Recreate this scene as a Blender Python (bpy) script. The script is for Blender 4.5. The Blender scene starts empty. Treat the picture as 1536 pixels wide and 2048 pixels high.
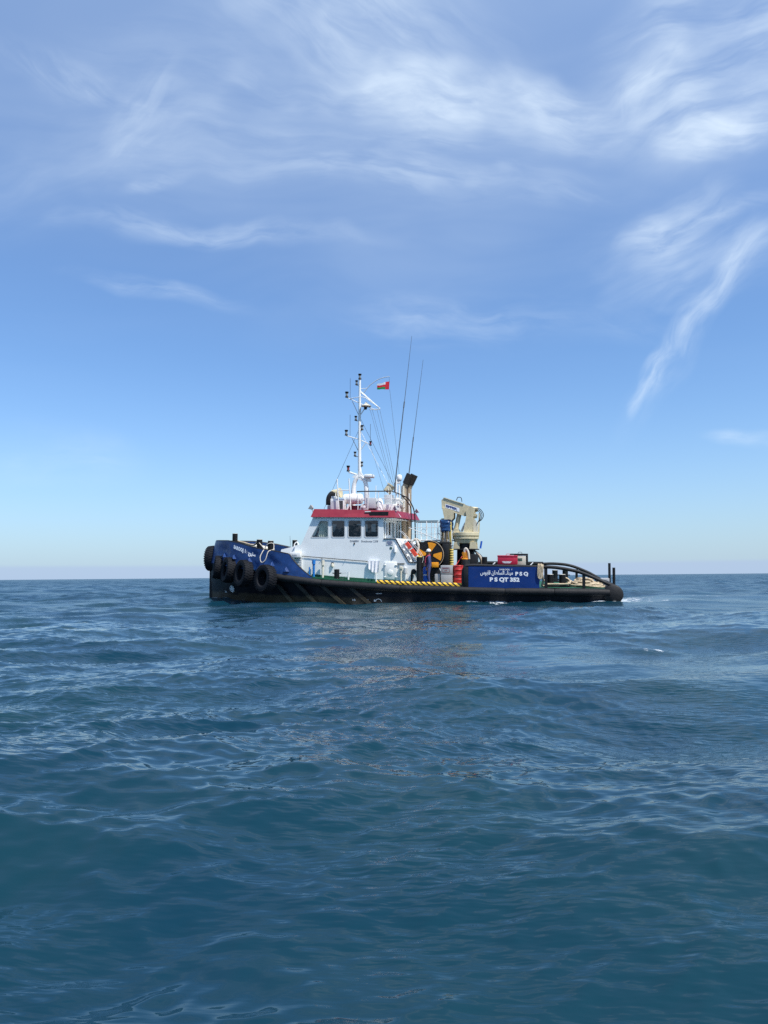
import bpy, bmesh, math, random
import numpy as np
from mathutils import Vector, Matrix
R = math.radians
random.seed(7)
sc = bpy.context.scene
col = sc.collection

# ------------------------------------------------------------------ camera
cam_d = bpy.data.cameras.new('camera'); cam = bpy.data.objects.new('camera', cam_d); col.objects.link(cam)
cam_d.sensor_fit = 'HORIZONTAL'; cam_d.sensor_width = 36.0
cam_d.lens = 36.0 * 1478.0 / 1536.0
cam_d.clip_start = 0.05; cam_d.clip_end = 60000
CAM_H = 1.4
cam.matrix_world = Matrix.Translation((0, 0, CAM_H)) @ Matrix.Rotation(math.pi / 2 + math.atan(129.2 / 1478.0), 4, 'X') @ Matrix.Rotation(R(-0.489), 4, 'Z')
sc.camera = cam

# ------------------------------------------------------------------ sun and sky
SUN_EL, SUN_AZ = R(57), R(-46)          # azimuth from +x (right) ; negative = towards the camera side
sun_dir = Vector((math.cos(SUN_EL) * math.cos(SUN_AZ), math.cos(SUN_EL) * math.sin(SUN_AZ), math.sin(SUN_EL)))
sd = bpy.data.lights.new('sun', 'SUN'); so = bpy.data.objects.new('sun', sd); col.objects.link(so)
sd.energy = 4.9; sd.angle = R(0.6); sd.color = (1.0, 0.955, 0.88)
so.rotation_euler = sun_dir.to_track_quat('Z', 'Y').to_euler()
so.location = (30, -30, 60)

world = bpy.data.worlds.new('World'); sc.world = world; world.use_nodes = True
nt = world.node_tree; nt.nodes.clear()

class G:                                  # tiny node-graph helper
    def __init__(s, nt): s.nt = nt
    def n(s, t, **k):
        x = s.nt.nodes.new(t)
        for a, b in k.items(): setattr(x, a, b)
        return x
    def put(s, sock, v):
        if hasattr(v, 'is_linked') or isinstance(v, bpy.types.NodeSocket): s.nt.links.new(v, sock)
        else: sock.default_value = v
    def m(s, op, a, b=0.0, c=0.0, clamp=False):
        x = s.n('ShaderNodeMath', operation=op); x.use_clamp = clamp
        for i, v in enumerate((a, b, c)):
            s.put(x.inputs[i], v)
        return x.outputs[0]
    def v(s, op, a, b=(0, 0, 0), scale=None):
        x = s.n('ShaderNodeVectorMath', operation=op); s.put(x.inputs[0], a)
        if op != 'SCALE': s.put(x.inputs[1], b)
        if scale is not None: s.put(x.inputs['Scale'], scale)
        return x.outputs[1] if op in ('DOT_PRODUCT', 'LENGTH') else x.outputs[0]
    def mix(s, f, a, b, t='RGBA', bt='MIX'):
        x = s.n('ShaderNodeMix', data_type=t); x.blend_type = bt if t == 'RGBA' else 'MIX'
        i = {'RGBA': (6, 7, 2), 'FLOAT': (2, 3, 0)}[t]
        s.put(x.inputs[0], f); s.put(x.inputs[i[0]], a); s.put(x.inputs[i[1]], b)
        return x.outputs[i[2]]
    def noise(s, vec, scale, detail=4, rough=0.55, dist=0.0, dim='3D'):
        x = s.n('ShaderNodeTexNoise', noise_dimensions=dim)
        if vec is not None: s.put(x.inputs['Vector'], vec)
        x.inputs['Scale'].default_value = scale; x.inputs['Detail'].default_value = detail
        x.inputs['Roughness'].default_value = rough; x.inputs['Distortion'].default_value = dist
        return x.outputs['Fac']
    def ramp(s, f, a, b, smooth=True, o0=0.0, o1=1.0):
        x = s.n('ShaderNodeMapRange', interpolation_type='SMOOTHSTEP' if smooth else 'LINEAR')
        s.put(x.inputs[0], f); s.put(x.inputs[1], a); s.put(x.inputs[2], b); s.put(x.inputs[3], o0); s.put(x.inputs[4], o1)
        return x.outputs[0]

def c4(c): return (c[0], c[1], c[2], 1.0)

g = G(nt)
sky = g.n('ShaderNodeTexSky', sky_type='NISHITA')
sky.sun_disc = False; sky.sun_elevation = SUN_EL
sky.sun_rotation = math.pi / 2 - SUN_AZ
sky.air_density = 1.0; sky.dust_density = 1.2; sky.ozone_density = 1.6; sky.altitude = 0
tc = g.n('ShaderNodeTexCoord'); D = tc.outputs['Generated']
sep = g.n('ShaderNodeSeparateXYZ'); nt.links.new(D, sep.inputs[0])
dx, dy, dz = sep.outputs
skyc = sky.outputs[0]
SKY_S = 0.13
base = g.v('MULTIPLY', g.v('SCALE', skyc, scale=SKY_S), (0.70, 0.955, 1.22))
# pale low air and the thin blue-grey haze bank on the horizon
low = g.m('POWER', g.m('SUBTRACT', 1.0, g.m('MAXIMUM', dz, 0.0), clamp=True), 9.0)
base = g.mix(g.m('MULTIPLY', low, 0.70), base, c4((0.50, 0.645, 0.80)))
bank = g.ramp(dz, 0.019, 0.013)
base = g.mix(g.m('MULTIPLY', bank, 0.6), base, c4((0.38, 0.49, 0.70)))
# thin high haze sheet, then cirrus in sheet coordinates, everywhere in the sky
base = g.mix(g.ramp(dz, 0.22, 0.75, True, 0.0, 0.46), base, c4((0.41, 0.57, 0.86)))
inv = g.m('DIVIDE', 1.0, g.m('ADD', g.m('MAXIMUM', dz, 0.0), 0.12))
cx = g.n('ShaderNodeCombineXYZ'); nt.links.new(g.m('MULTIPLY', dx, inv), cx.inputs[0]); nt.links.new(g.m('MULTIPLY', dy, inv), cx.inputs[1])
sheet = cx.outputs[0]
warp = g.n('ShaderNodeTexNoise'); warp.inputs['Scale'].default_value = 0.9; warp.inputs['Detail'].default_value = 2
nt.links.new(sheet, warp.inputs['Vector'])
wv = g.v('SCALE', g.v('SUBTRACT', warp.outputs['Color'], (0.5, 0.5, 0.5)), scale=1.0)
sw = g.v('ADD', sheet, wv)
mp = g.n('ShaderNodeMapping'); nt.links.new(sw, mp.inputs[0]); mp.inputs['Rotation'].default_value = (0, 0, R(24)); mp.inputs['Scale'].default_value = (0.5, 1.3, 1)
fib = g.noise(mp.outputs[0], 1.7, 4, 0.55)
veil = g.m('MULTIPLY', g.ramp(fib, 0.34, 0.74), g.ramp(warp.outputs['Fac'], 0.34, 0.62))
veil = g.m('MULTIPLY', veil, g.ramp(dz, 0.20, 0.50))
# wisps seen in the photograph, placed by direction (tangent coordinates of the +y sky)
yy = g.m('MAXIMUM', dy, 0.05)
cq = g.n('ShaderNodeCombineXYZ'); nt.links.new(g.m('DIVIDE', dx, yy), cq.inputs[0]); nt.links.new(g.m('DIVIDE', dz, yy), cq.inputs[1])
q0 = cq.outputs[0]
wn = g.n('ShaderNodeTexNoise'); nt.links.new(q0, wn.inputs['Vector']); wn.inputs['Scale'].default_value = 4.5; wn.inputs['Detail'].default_value = 3; wn.inputs['Roughness'].default_value = 0.5
q = g.v('ADD', q0, g.v('SCALE', g.v('SUBTRACT', wn.outputs['Color'], (0.5, 0.5, 0.5)), scale=0.095))
front = g.ramp(dy, 0.05, 0.3)
FIB = {}
def fibre(ang, scale):
    k = (round(ang / 30.0) * 30, scale)
    if k not in FIB:
        mm = g.n('ShaderNodeMapping'); mm.vector_type = 'TEXTURE'; nt.links.new(q, mm.inputs[0]); mm.inputs['Rotation'].default_value = (0, 0, R(k[0] - 6)); mm.inputs['Scale'].default_value = (4.5, 1.0, 1.0)
        FIB[k] = g.ramp(g.noise(mm.outputs[0], scale, 6, 0.56, 0.35), 0.26, 0.78)
    return FIB[k]
def wisp(cxx, cyy, ang, ln, wd, st, soft=0.0):
    ca, sa = math.cos(R(ang)), math.sin(R(ang))
    d = g.v('SUBTRACT', q, (cxx, cyy, 0))
    s = g.m('DIVIDE', g.v('DOT_PRODUCT', d, (ca, sa, 0)), ln)
    t = g.m('DIVIDE', g.v('DOT_PRODUCT', d, (-sa, ca, 0)), wd)
    rr = g.m('SQRT', g.m('ADD', g.m('MULTIPLY', s, s), g.m('MULTIPLY', t, t)))
    mask = g.ramp(rr, 1.45, soft)
    f = fibre(ang, 44.0 if wd < .036 else 21.0)
    return g.m('MULTIPLY', g.m('MULTIPLY', mask, g.m('ADD', g.m('MULTIPLY', f, 0.93), 0.07)), st)
WISPS = [
    # centre x, centre z, angle, half length, half width, strength
    (0.06, 0.690, -5, 0.23, 0.042, 2.0), (-0.03, 0.80, -26, 0.22, 0.13, 1.0), (0.22, 0.665, -14, 0.17, 0.05, 1.0), (0.04, 0.63, -4, 0.24, 0.03, .35),
    (0.56, 0.79, 38, 0.24, 0.13, 2.1), (0.52, 0.632, 14, 0.12, 0.035, 1.8), (0.41, 0.72, 49, 0.08, 0.03, 0.9), (0.52, 0.70, 40, 0.14, 0.09, .9),
    (-0.37, 0.503, -5, 0.10, 0.022, 0.55), (-0.165, 0.480, -6, 0.15, 0.017, 0.8), (-0.31, 0.400, -13, 0.11, 0.016, 0.65),
    (0.41, 0.498, 34, 0.085, 0.032, 1.3), (0.485, 0.513, 12, 0.09, 0.014, 0.9), (0.44, 0.45, 16, 0.20, 0.07, 0.6),
    (0.427, 0.335, 54, 0.17, 0.024, 0.5), (0.376, 0.281, 62, 0.05, 0.014, 1.15), (0.50, 0.44, 54, 0.12, 0.03, 0.45), (0.345, 0.235, 62, 0.03, 0.008, .9),
    (-0.445, 0.17, -5, 0.11, 0.040, 0.40), (0.50, 0.187, -7, 0.06, 0.011, 0.55), (0.16, 0.355, -3, 0.20, 0.035, 0.5),
    (-0.34, 0.663, 57, 0.09, 0.035, 0.35), (0.03, 0.572, -5, 0.28, 0.035, 0.6), (-0.45, 0.73, -21, 0.12, 0.03, 0.35), (-0.31, 0.56, 15, 0.05, 0.012, 0.5), (0.172, 0.581, -16, 0.018, 0.012, 0.6),
    (-0.25, 0.68, 10, 0.30, 0.14, 0.35), (-0.42, 0.60, 20, 0.2, 0.08, .25),
]
tot = None
for w_ in WISPS:
    k = wisp(*w_)
    tot = k if tot is None else g.m('ADD', tot, k)
tot = g.m('MULTIPLY', tot, g.m('MULTIPLY', front, g.ramp(wn.outputs['Fac'], 0.36, 0.62, True, 0.35, 1.2)))
cl = g.m('ADD', g.m('MULTIPLY', veil, 0.26), tot)
cl = g.m('SUBTRACT', 1.0, g.m('POWER', 2.718, g.m('MULTIPLY', cl, -0.72)))
final = g.mix(cl, base, c4((0.74, 0.86, 0.98)))
bg = g.n('ShaderNodeBackground'); nt.links.new(final, bg.inputs[0]); bg.inputs[1].default_value = 1.0
wo = g.n('ShaderNodeOutputWorld'); nt.links.new(bg.outputs[0], wo.inputs[0])

vs = sc.view_settings
vs.view_transform = 'Standard'; vs.look = 'None'; vs.exposure = 0.22; vs.gamma = 1.0; vs.use_curve_mapping = False
sc.cycles.max_bounces = 8; sc.cycles.caustics_reflective = False; sc.cycles.caustics_refractive = False
sc.cycles.sample_clamp_indirect = 8
sc.cycles.use_denoising = False
sc.cycles.denoiser = 'OPENIMAGEDENOISE'; sc.cycles.denoising_input_passes = 'RGB_ALBEDO_NORMAL'; sc.cycles.denoising_prefilter = 'ACCURATE'

# ------------------------------------------------------------------ materials
MATS = {}
def paint(name, c, rough=0.45, metal=0.0, var=0.12, vscale=2.5, rust=0.0, rustc=(0.16, 0.06, 0.02), streak=0.0, bump=0.0, bscale=3.0, spec=0.5, grime=0.0):
    m = bpy.data.materials.new(name); m.use_nodes = True
    t = m.node_tree; t.nodes.clear(); q = G(t)
    tcn = q.n('ShaderNodeTexCoord'); O = tcn.outputs['Object']
    p = q.n('ShaderNodeBsdfPrincipled'); out = q.n('ShaderNodeOutputMaterial'); t.links.new(p.outputs[0], out.inputs[0])
    n1 = q.noise(O, vscale, 5, 0.6)
    f = q.ramp(n1, 0.3, 0.7, False, 1 - var, 1 + var)
    cc = q.n('ShaderNodeVectorMath', operation='SCALE'); cc.inputs[0].default_value = c; t.links.new(f, cc.inputs['Scale'])
    colr = cc.outputs[0]
    if streak:
        mp = q.n('ShaderNodeMapping'); t.links.new(O, mp.inputs[0]); mp.inputs['Scale'].default_value = (9, 9, 0.7)
        st = q.ramp(q.noise(mp.outputs[0], 1.0, 4, 0.6), 0.56, 0.80)
        colr = q.mix(q.m('MULTIPLY', st, streak), colr, c4((0.25, 0.17, 0.10)))
    if grime:
        gr = q.ramp(q.noise(O, vscale * 3.1, 6, 0.7), 0.5, 0.78)
        colr = q.mix(q.m('MULTIPLY', gr, grime), colr, c4((0.07, 0.06, 0.05)))
    if rust:
        rs = q.ramp(q.noise(O, 5.3, 7, 0.72), 0.74 - rust * 0.25, 0.80 - rust * 0.2)
        colr = q.mix(rs, colr, c4(rustc))
    t.links.new(colr, p.inputs['Base Color'])
    q.put(p.inputs['Roughness'], q.ramp(q.noise(O, vscale * 2, 4, 0.6), 0.25, 0.75, False, max(rough - 0.1, 0.02), min(rough + 0.14, 1)))
    p.inputs['Metallic'].default_value = metal; p.inputs['Specular IOR Level'].default_value = spec
    if bump:
        b = q.n('ShaderNodeBump'); b.inputs['Strength'].default_value = 1.0; b.inputs['Distance'].default_value = bump
        t.links.new(q.noise(O, bscale, 3, 0.55), b.inputs['Height']); t.links.new(b.outputs[0], p.inputs['Normal'])
    MATS[name] = m
    return m
WHITE = paint('white_paint', (0.79, 0.81, 0.80), 0.42, var=0.04, vscale=1.1, streak=0.16, rust=0.03, bump=0.004, bscale=1.6)
WHITE2 = paint('white_gear', (0.78, 0.78, 0.75), 0.4, var=0.05, vscale=3, streak=0.10)
IVORY = paint('ivory_paint', (0.62, 0.58, 0.47), 0.5, var=0.08, rust=0.08)
BLUE = paint('blue_paint', (0.010, 0.042, 0.155), 0.40, var=0.22, vscale=2.2, grime=0.35, bump=0.03, bscale=1.7, rust=0.06, rustc=(0.035, 0.03, 0.035), spec=.35)
PANELB = paint('panel_blue_paint', (0.004, 0.031, 0.160), 0.45, var=0.12, vscale=1.3, grime=0.22, bump=0.006, bscale=1.5, rust=0.03, rustc=(0.05, 0.035, 0.03), spec=.3)
BLACK = paint('black_paint', (0.009, 0.009, 0.010), 0.5, var=0.3, vscale=3, grime=0.1, spec=.3)
RUBBER = paint('fender_rubber', (0.013, 0.013, 0.014), 0.62, spec=.35, var=0.35, vscale=2.2, grime=0.0, bump=0.01, bscale=9, rust=0.02, rustc=(0.05, 0.045, 0.04))
TYRE = paint('tyre_rubber', (0.0055, 0.0068, 0.0105), 0.8, spec=.3, var=0.3, vscale=5, bump=0.006, bscale=16)
RED = paint('visor_red', (0.24, 0.013, 0.030), 0.45, var=0.12, vscale=1.4, streak=0.12, rust=0.02)
DRUMR = paint('drum_red', (0.45, 0.02, 0.018), 0.45, var=0.15, rust=0.12)
BOXR = paint('box_red', (0.42, 0.012, 0.04), 0.4, var=0.08)
GREEN = paint('deck_green', (0.006, 0.085, 0.040), 0.6, var=0.25, grime=0.35, rust=0.05)
CREAM = paint('crane_cream', (0.56, 0.49, 0.32), 0.5, var=0.18, rust=0.26, streak=0.55, grime=0.30)
YELLOW = paint('amber_paint', (0.78, 0.30, 0.008), 0.5, var=0.12, grime=0.15)
STRAW = paint('yellow_straw', (0.55, 0.42, 0.10), 0.6, var=0.25, grime=0.3, rust=0.1)
GREY = paint('grey_paint', (0.36, 0.36, 0.36), 0.5, var=0.10, grime=0.1)
LGREY = paint('light_grey', (0.52, 0.54, 0.55), 0.45, var=0.08)
STEEL = paint('steel_wire', (0.16, 0.17, 0.18), 0.45, metal=0.6, var=0.2)
CBLUE = paint('cylinder_blue', (0.01, 0.11, 0.55), 0.4, var=0.08)
PBLUE = paint('pipe_blue', (0.01, 0.16, 0.50), 0.45, var=0.12)
TARP = paint('tarp_blue', (0.006, 0.045, 0.14), 0.42, var=0.35, vscale=6, bump=0.03, bscale=7)
ROPE = paint('rope_tan', (0.46, 0.37, 0.25), 0.85, var=0.35, vscale=9, bump=0.01, bscale=40, grime=0.2)
ROPEW = paint('rope_white', (0.52, 0.48, 0.41), 0.85, var=0.2, vscale=9, bump=0.008, bscale=40)
CLOTH = paint('white_cloth', (0.75, 0.74, 0.76), 0.8, var=0.08, vscale=5)
BEIGE = paint('exhaust_beige', (0.36, 0.28, 0.19), 0.55, var=0.2, streak=0.35, grime=0.15)
SOOT = paint('exhaust_soot', (0.016, 0.014, 0.013), 0.75, var=0.3, rust=0.1, rustc=(0.07, 0.035, 0.02))
ORANGE = paint('float_red', (0.72, 0.07, 0.035), 0.5, var=0.1)
NAVY = paint('coverall_navy', (0.045, 0.055, 0.145), 0.85, var=0.2, vscale=12)
SKIN = paint('skin', (0.20, 0.10, 0.06), 0.55, var=0.08, vscale=15)
HELM = paint('helmet_white', (0.82, 0.83, 0.80), 0.3, var=0.02)
VEST = paint('strap_pink', (0.45, 0.04, 0.10), 0.7, var=0.1)
BOOT = paint('boot_black', (0.02, 0.018, 0.016), 0.6)
WOOD = paint('plank_wood', (0.42, 0.33, 0.19), 0.75, var=0.25, vscale=6, grime=0.25)
LETTER = paint('letter_white', (0.80, 0.82, 0.84), 0.5, var=0.05)
LETTERN = paint('letter_navy', (0.03, 0.05, 0.20), 0.5)
LETTERG = paint('letter_grey', (0.16, 0.17, 0.19), 0.5)
CURT = paint('curtain_cloth', (0.60, 0.62, 0.54), 0.8, var=0.2, vscale=3)
DARKIN = paint('cabin_interior', (0.05, 0.05, 0.055), 0.7)
LAMPR = paint('lamp_lens_red', (0.25, 0.02, 0.02), 0.2)
LENS = paint('lamp_lens_clear', (0.25, 0.27, 0.28), 0.12)
FRED = paint('flag_red', (0.68, 0.015, 0.03), 0.7, var=0.06)
FGREEN = paint('flag_green', (0.01, 0.25, 0.06), 0.7, var=0.06)
FWHITE = paint('flag_white', (0.80, 0.80, 0.80), 0.7, var=0.04)

def glass_mat(nm='window_glass', tint=(0.27, 0.30, 0.33, 1)):
    m = bpy.data.materials.new(nm); m.use_nodes = True; t = m.node_tree; t.nodes.clear(); q = G(t)
    tr = q.n('ShaderNodeBsdfTransparent'); tr.inputs[0].default_value = tint
    gl = q.n('ShaderNodeBsdfGlossy'); gl.inputs['Roughness'].default_value = 0.03
    tcn = q.n('ShaderNodeTexCoord'); b = q.n('ShaderNodeBump'); b.inputs['Distance'].default_value = 0.02; b.inputs['Strength'].default_value = 0.22
    t.links.new(q.noise(tcn.outputs['Object'], 1.6, 2), b.inputs['Height']); t.links.new(b.outputs[0], gl.inputs['Normal'])
    fr = q.n('ShaderNodeFresnel'); fr.inputs[0].default_value = 1.6
    mx = q.n('ShaderNodeMixShader'); t.links.new(q.m('ADD', fr.outputs[0], 0.04), mx.inputs[0])
    t.links.new(tr.outputs[0], mx.inputs[1]); t.links.new(gl.outputs[0], mx.inputs[2])
    o = q.n('ShaderNodeOutputMaterial'); t.links.new(mx.outputs[0], o.inputs[0]); return m
GLASS = glass_mat(); GLASSC = glass_mat('clear_window_glass', (0.86, 0.90, 0.88, 1))

def hull_mat(nm='hull_black', c0=(0.005, 0.005, 0.009), wc=(0.070, 0.052, 0.030), hi=.62):                          # black topsides, weed and rust near the waterline
    m = paint(nm, c0, 0.38, spec=.3, var=0.3, vscale=1.6, bump=0.02, bscale=1.1)
    t = m.node_tree; q = G(t); p = [x for x in t.nodes if x.type == 'BSDF_PRINCIPLED'][0]
    old = p.inputs['Base Color'].links[0].from_socket
    tcn = q.n('ShaderNodeTexCoord'); s = q.n('ShaderNodeSeparateXYZ'); t.links.new(tcn.outputs['Object'], s.inputs[0])
    mp = q.n('ShaderNodeMapping'); t.links.new(tcn.outputs['Object'], mp.inputs[0]); mp.inputs['Scale'].default_value = (0.9, 0.9, 3.5)
    n = q.noise(mp.outputs[0], 1.7, 6, 0.66)
    h = q.m('ADD', s.outputs[2], q.m('MULTIPLY', q.m('SUBTRACT', n, 0.5), 0.55))
    weed = q.m('MULTIPLY', q.ramp(h, hi, hi - .18), q.ramp(s.outputs[0], 13, 8))
    c1 = q.mix(q.m('MULTIPLY', weed, 0.8), old, c4(wc))
    sc_ = q.ramp(q.noise(mp.outputs[0], 5.5, 5, 0.7), 0.62, 0.72)
    c1 = q.mix(q.m('MULTIPLY', sc_, 0.55), c1, c4((0.07, 0.065, 0.06)))
    t.links.new(c1, p.inputs['Base Color']); return m
HULL = hull_mat()
BRACE = hull_mat('brace_lit_scuffed', (0.03, 0.028, 0.025), (0.11, 0.088, 0.055), .66)  # paler base paints in the light the brace faces catch; tan fouling low down

def stripe_mat():
    m = paint('hazard_stripe', (0.80, 0.47, 0.03), 0.5, var=0.12)
    t = m.node_tree; q = G(t); p = [x for x in t.nodes if x.type == 'BSDF_PRINCIPLED'][0]
    old = p.inputs['Base Color'].links[0].from_socket
    tcn = q.n('ShaderNodeTexCoord'); s = q.n('ShaderNodeSeparateXYZ'); t.links.new(tcn.outputs['Object'], s.inputs[0])
    f = q.m('FRACT', q.m('DIVIDE', q.m('SUBTRACT', s.outputs[0], q.m('MULTIPLY', s.outputs[2], -1.3)), 0.262))
    k = q.ramp(f, 0.52, 0.56)
    t.links.new(q.mix(k, old, c4((0.012, 0.012, 0.012))), p.inputs['Base Color']); return m
STRIPE = stripe_mat()

# ------------------------------------------------------------------ boat frame: x aft, y starboard (away), z up
BOAT = Matrix.Translation((-10.24, 44.0, 0.12)) @ Matrix.Rotation(R(-12), 4, 'Z') @ Matrix.Rotation(R(1.0), 4, 'Y') @ Matrix.Rotation(R(2.0), 4, 'X')

def tag(o, label, cat, group=None, kind=None):
    o['label'] = label
    if cat: o['category'] = cat
    if group: o['group'] = group
    if kind: o['kind'] = kind
    return o
def thing(name, loc, label, cat, group=None):
    o = bpy.data.objects.new(name, None); col.objects.link(o); o.empty_display_size = 0.2
    o.matrix_world = BOAT @ Matrix.Translation(loc); o['_o'] = list(loc)
    return tag(o, label, cat, group)

class MB:
    """collects geometry in boat coordinates; build() links it as one mesh object"""
    def __init__(s): s.v = []; s.f = []; s.mi = []; s.cm = 0
    def add(s, vs, fs):
        o = len(s.v); s.v += [tuple(p) for p in vs]
        for f in fs: s.f.append(tuple(i + o for i in f)); s.mi.append(s.cm)
        return s
    def hexa(s, p):                      # 4 bottom ccw + 4 top
        return s.add(p, [(3, 2, 1, 0), (4, 5, 6, 7), (0, 1, 5, 4), (1, 2, 6, 5), (2, 3, 7, 6), (3, 0, 4, 7)])
    def box(s, x0, x1, y0, y1, z0, z1, b=0.0):
        if b <= 0:
            return s.hexa([(x0, y0, z0), (x1, y0, z0), (x1, y1, z0), (x0, y1, z0), (x0, y0, z1), (x1, y0, z1), (x1, y1, z1), (x0, y1, z1)])
        bm = bmesh.new(); bmesh.ops.create_cube(bm, size=1.0)
        for v in bm.verts: v.co = Vector(((x0 + x1) / 2 + v.co.x * (x1 - x0), (y0 + y1) / 2 + v.co.y * (y1 - y0), (z0 + z1) / 2 + v.co.z * (z1 - z0)))
        bmesh.ops.bevel(bm, geom=bm.edges[:], offset=b, segments=2, affect='EDGES', profile=0.5)
        bm.verts.index_update(); r = s.add([v.co[:] for v in bm.verts], [tuple(v.index for v in f.verts) for f in bm.faces]); bm.free(); return r
    def prism(s, poly, y0, y1):          # polygon in (x,z), extruded along y
        n = len(poly); vs = [(a, y0, c) for a, c in poly] + [(a, y1, c) for a, c in poly]
        return s.add(vs, [tuple(range(n)), tuple(range(2 * n - 1, n - 1, -1))] + [((i + 1) % n, i, i + n, (i + 1) % n + n) for i in range(n)])
    def prismz(s, poly, z0, z1):         # polygon in (x,y), extruded along z
        n = len(poly); vs = [(a, b, z0) for a, b in poly] + [(a, b, z1) for a, b in poly]
        return s.add(vs, [tuple(range(n - 1, -1, -1)), tuple(range(n, 2 * n))] + [(i, (i + 1) % n, (i + 1) % n + n, i + n) for i in range(n)])
    def tube(s, pts, r, n=8, closed=False, caps=True):
        P = [Vector(p) for p in pts]; m = len(P); rr = r if isinstance(r, (list, tuple)) else [r] * m
        up = None; vs = []
        for i in range(m):
            if closed: d = P[(i + 1) % m] - P[i - 1]
            else: d = P[min(i + 1, m - 1)] - P[max(i - 1, 0)]
            d.normalize()
            if up is None:
                up = Vector((0, 0, 1)) if abs(d.z) < 0.9 else Vector((1, 0, 0))
            a = (up - d * up.dot(d)); a.normalize(); b = d.cross(a); up = a
            for k in range(n):
                t = 2 * math.pi * k / n
                vs.append(P[i] + (a * math.cos(t) + b * math.sin(t)) * rr[i])
        fs = []
        for i in range(m if closed else m - 1):
            j = (i + 1) % m
            for k in range(n): fs.append((i * n + k, i * n + (k + 1) % n, j * n + (k + 1) % n, j * n + k))
        if caps and not closed: fs += [tuple(range(n - 1, -1, -1)), tuple((m - 1) * n + k for k in range(n))]
        return s.add(vs, fs)
    def cyl(s, p0, p1, r0, r1=None, n=16): return s.tube([p0, p1], [r0, r0 if r1 is None else r1], n)
    def lathe(s, o, axis, prof, n=20):   # prof: (distance along axis, radius)
        o = Vector(o); d = Vector(axis).normalized()
        a = Vector((0, 0, 1)) if abs(d.z) < 0.9 else Vector((1, 0, 0)); a = (a - d * a.dot(d)).normalized(); b = d.cross(a)
        vs = []; fs = []
        for h, r in prof:
            for k in range(n):
                t = 2 * math.pi * k / n; vs.append(o + d * h + (a * math.cos(t) + b * math.sin(t)) * max(r, 1e-4))
        for i in range(len(prof) - 1):
            for k in range(n): fs.append((i * n + k, i * n + (k + 1) % n, (i + 1) * n + (k + 1) % n, (i + 1) * n + k))
        fs += [tuple(range(n - 1, -1, -1)), tuple((len(prof) - 1) * n + k for k in range(n))]
        return s.add(vs, fs)
    def grid(s, rows, closed=False):
        m = len(rows[0]); vs = [p for r in rows for p in r]; fs = []
        for i in range(len(rows) - 1):
            for k in range(m if closed else m - 1): fs.append((i * m + k, i * m + (k + 1) % m, (i + 1) * m + (k + 1) % m, (i + 1) * m + k))
        return s.add(vs, fs)
    def build(s, name, mat, parent=None, origin=None, smooth=35, label=None, fix=True):
        me = bpy.data.meshes.new(name)
        if origin is None:
            r = parent
            while r is not None and '_o' not in r: r = r.parent
            origin = tuple(r['_o']) if r is not None else (0, 0, 0)
        me.from_pydata([(a - origin[0], b - origin[1], c - origin[2]) for a, b, c in s.v], [], s.f)
        for m_ in (mat if isinstance(mat, (list, tuple)) else [mat]): me.materials.append(m_)
        me.polygons.foreach_set('material_index', s.mi)
        if fix:
            bm = bmesh.new(); bm.from_mesh(me); bmesh.ops.recalc_face_normals(bm, faces=bm.faces[:]); bm.to_mesh(me); bm.free()
        me.polygons.foreach_set('use_smooth', [True] * len(me.polygons)); me.set_sharp_from_angle(angle=R(smooth))
        me.update()
        o = bpy.data.objects.new(name, me); col.objects.link(o)
        if parent is not None: o.parent = parent
        else: o.matrix_world = BOAT @ Matrix.Translation(origin)
        if label: o['label'] = label
        return o
def solo(mb, name, mat, origin, label, cat, group=None, **k):
    o = mb.build(name, mat, None, origin, **k); return tag(o, label, cat, group)

def spline(pts, n=8):
    P = [Vector(p) for p in pts]; out = []
    for i in range(len(P) - 1):
        p0, p1, p2, p3 = P[max(i - 1, 0)], P[i], P[i + 1], P[min(i + 2, len(P) - 1)]
        for k in range(n):
            t = k / n
            out.append(0.5 * ((2 * p1) + (p2 - p0) * t + (2 * p0 - 5 * p1 + 4 * p2 - p3) * t * t + (3 * p1 - p0 - 3 * p2 + p3) * t ** 3))
    out.append(P[-1]); return [tuple(p) for p in out]
def rrect(x0, x1, z0, z1, r=0.06, n=3):
    out = []
    for cx_, cz_, a in ((x1 - r, z1 - r, 0), (x0 + r, z1 - r, 90), (x0 + r, z0 + r, 180), (x1 - r, z0 + r, 270)):
        for k in range(n + 1): out.append((cx_ + r * math.cos(R(a + 90 * k / n)), cz_ + r * math.sin(R(a + 90 * k / n))))
    return out
def holes_wall(mb, outer, holes, to3, th):
    """flat wall with window openings and reveals; to3(a, c, depth) -> point"""
    bm = bmesh.new(); edges = []
    for loop in [outer] + holes:
        vs = [bm.verts.new((a, c, 0)) for a, c in loop]
        for i in range(len(vs)): edges.append(bm.edges.new((vs[i], vs[(i + 1) % len(vs)])))
    bmesh.ops.triangle_fill(bm, use_beauty=True, use_dissolve=False, edges=edges, normal=(0, 0, 1))
    bm.verts.index_update(); P = [(v.co.x, v.co.y) for v in bm.verts]; F = [tuple(v.index for v in f.verts) for f in bm.faces]; bm.free()
    n = len(P)
    mb.add([to3(a, c, 0) for a, c in P] + [to3(a, c, th) for a, c in P], F + [tuple(i + n for i in f[::-1]) for f in F])
    for loop in [outer] + holes:
        m = len(loop); mb.add([to3(a, c, 0) for a, c in loop] + [to3(a, c, th) for a, c in loop], [(i, (i + 1) % m, (i + 1) % m + m, i + m) for i in range(m)])
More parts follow.
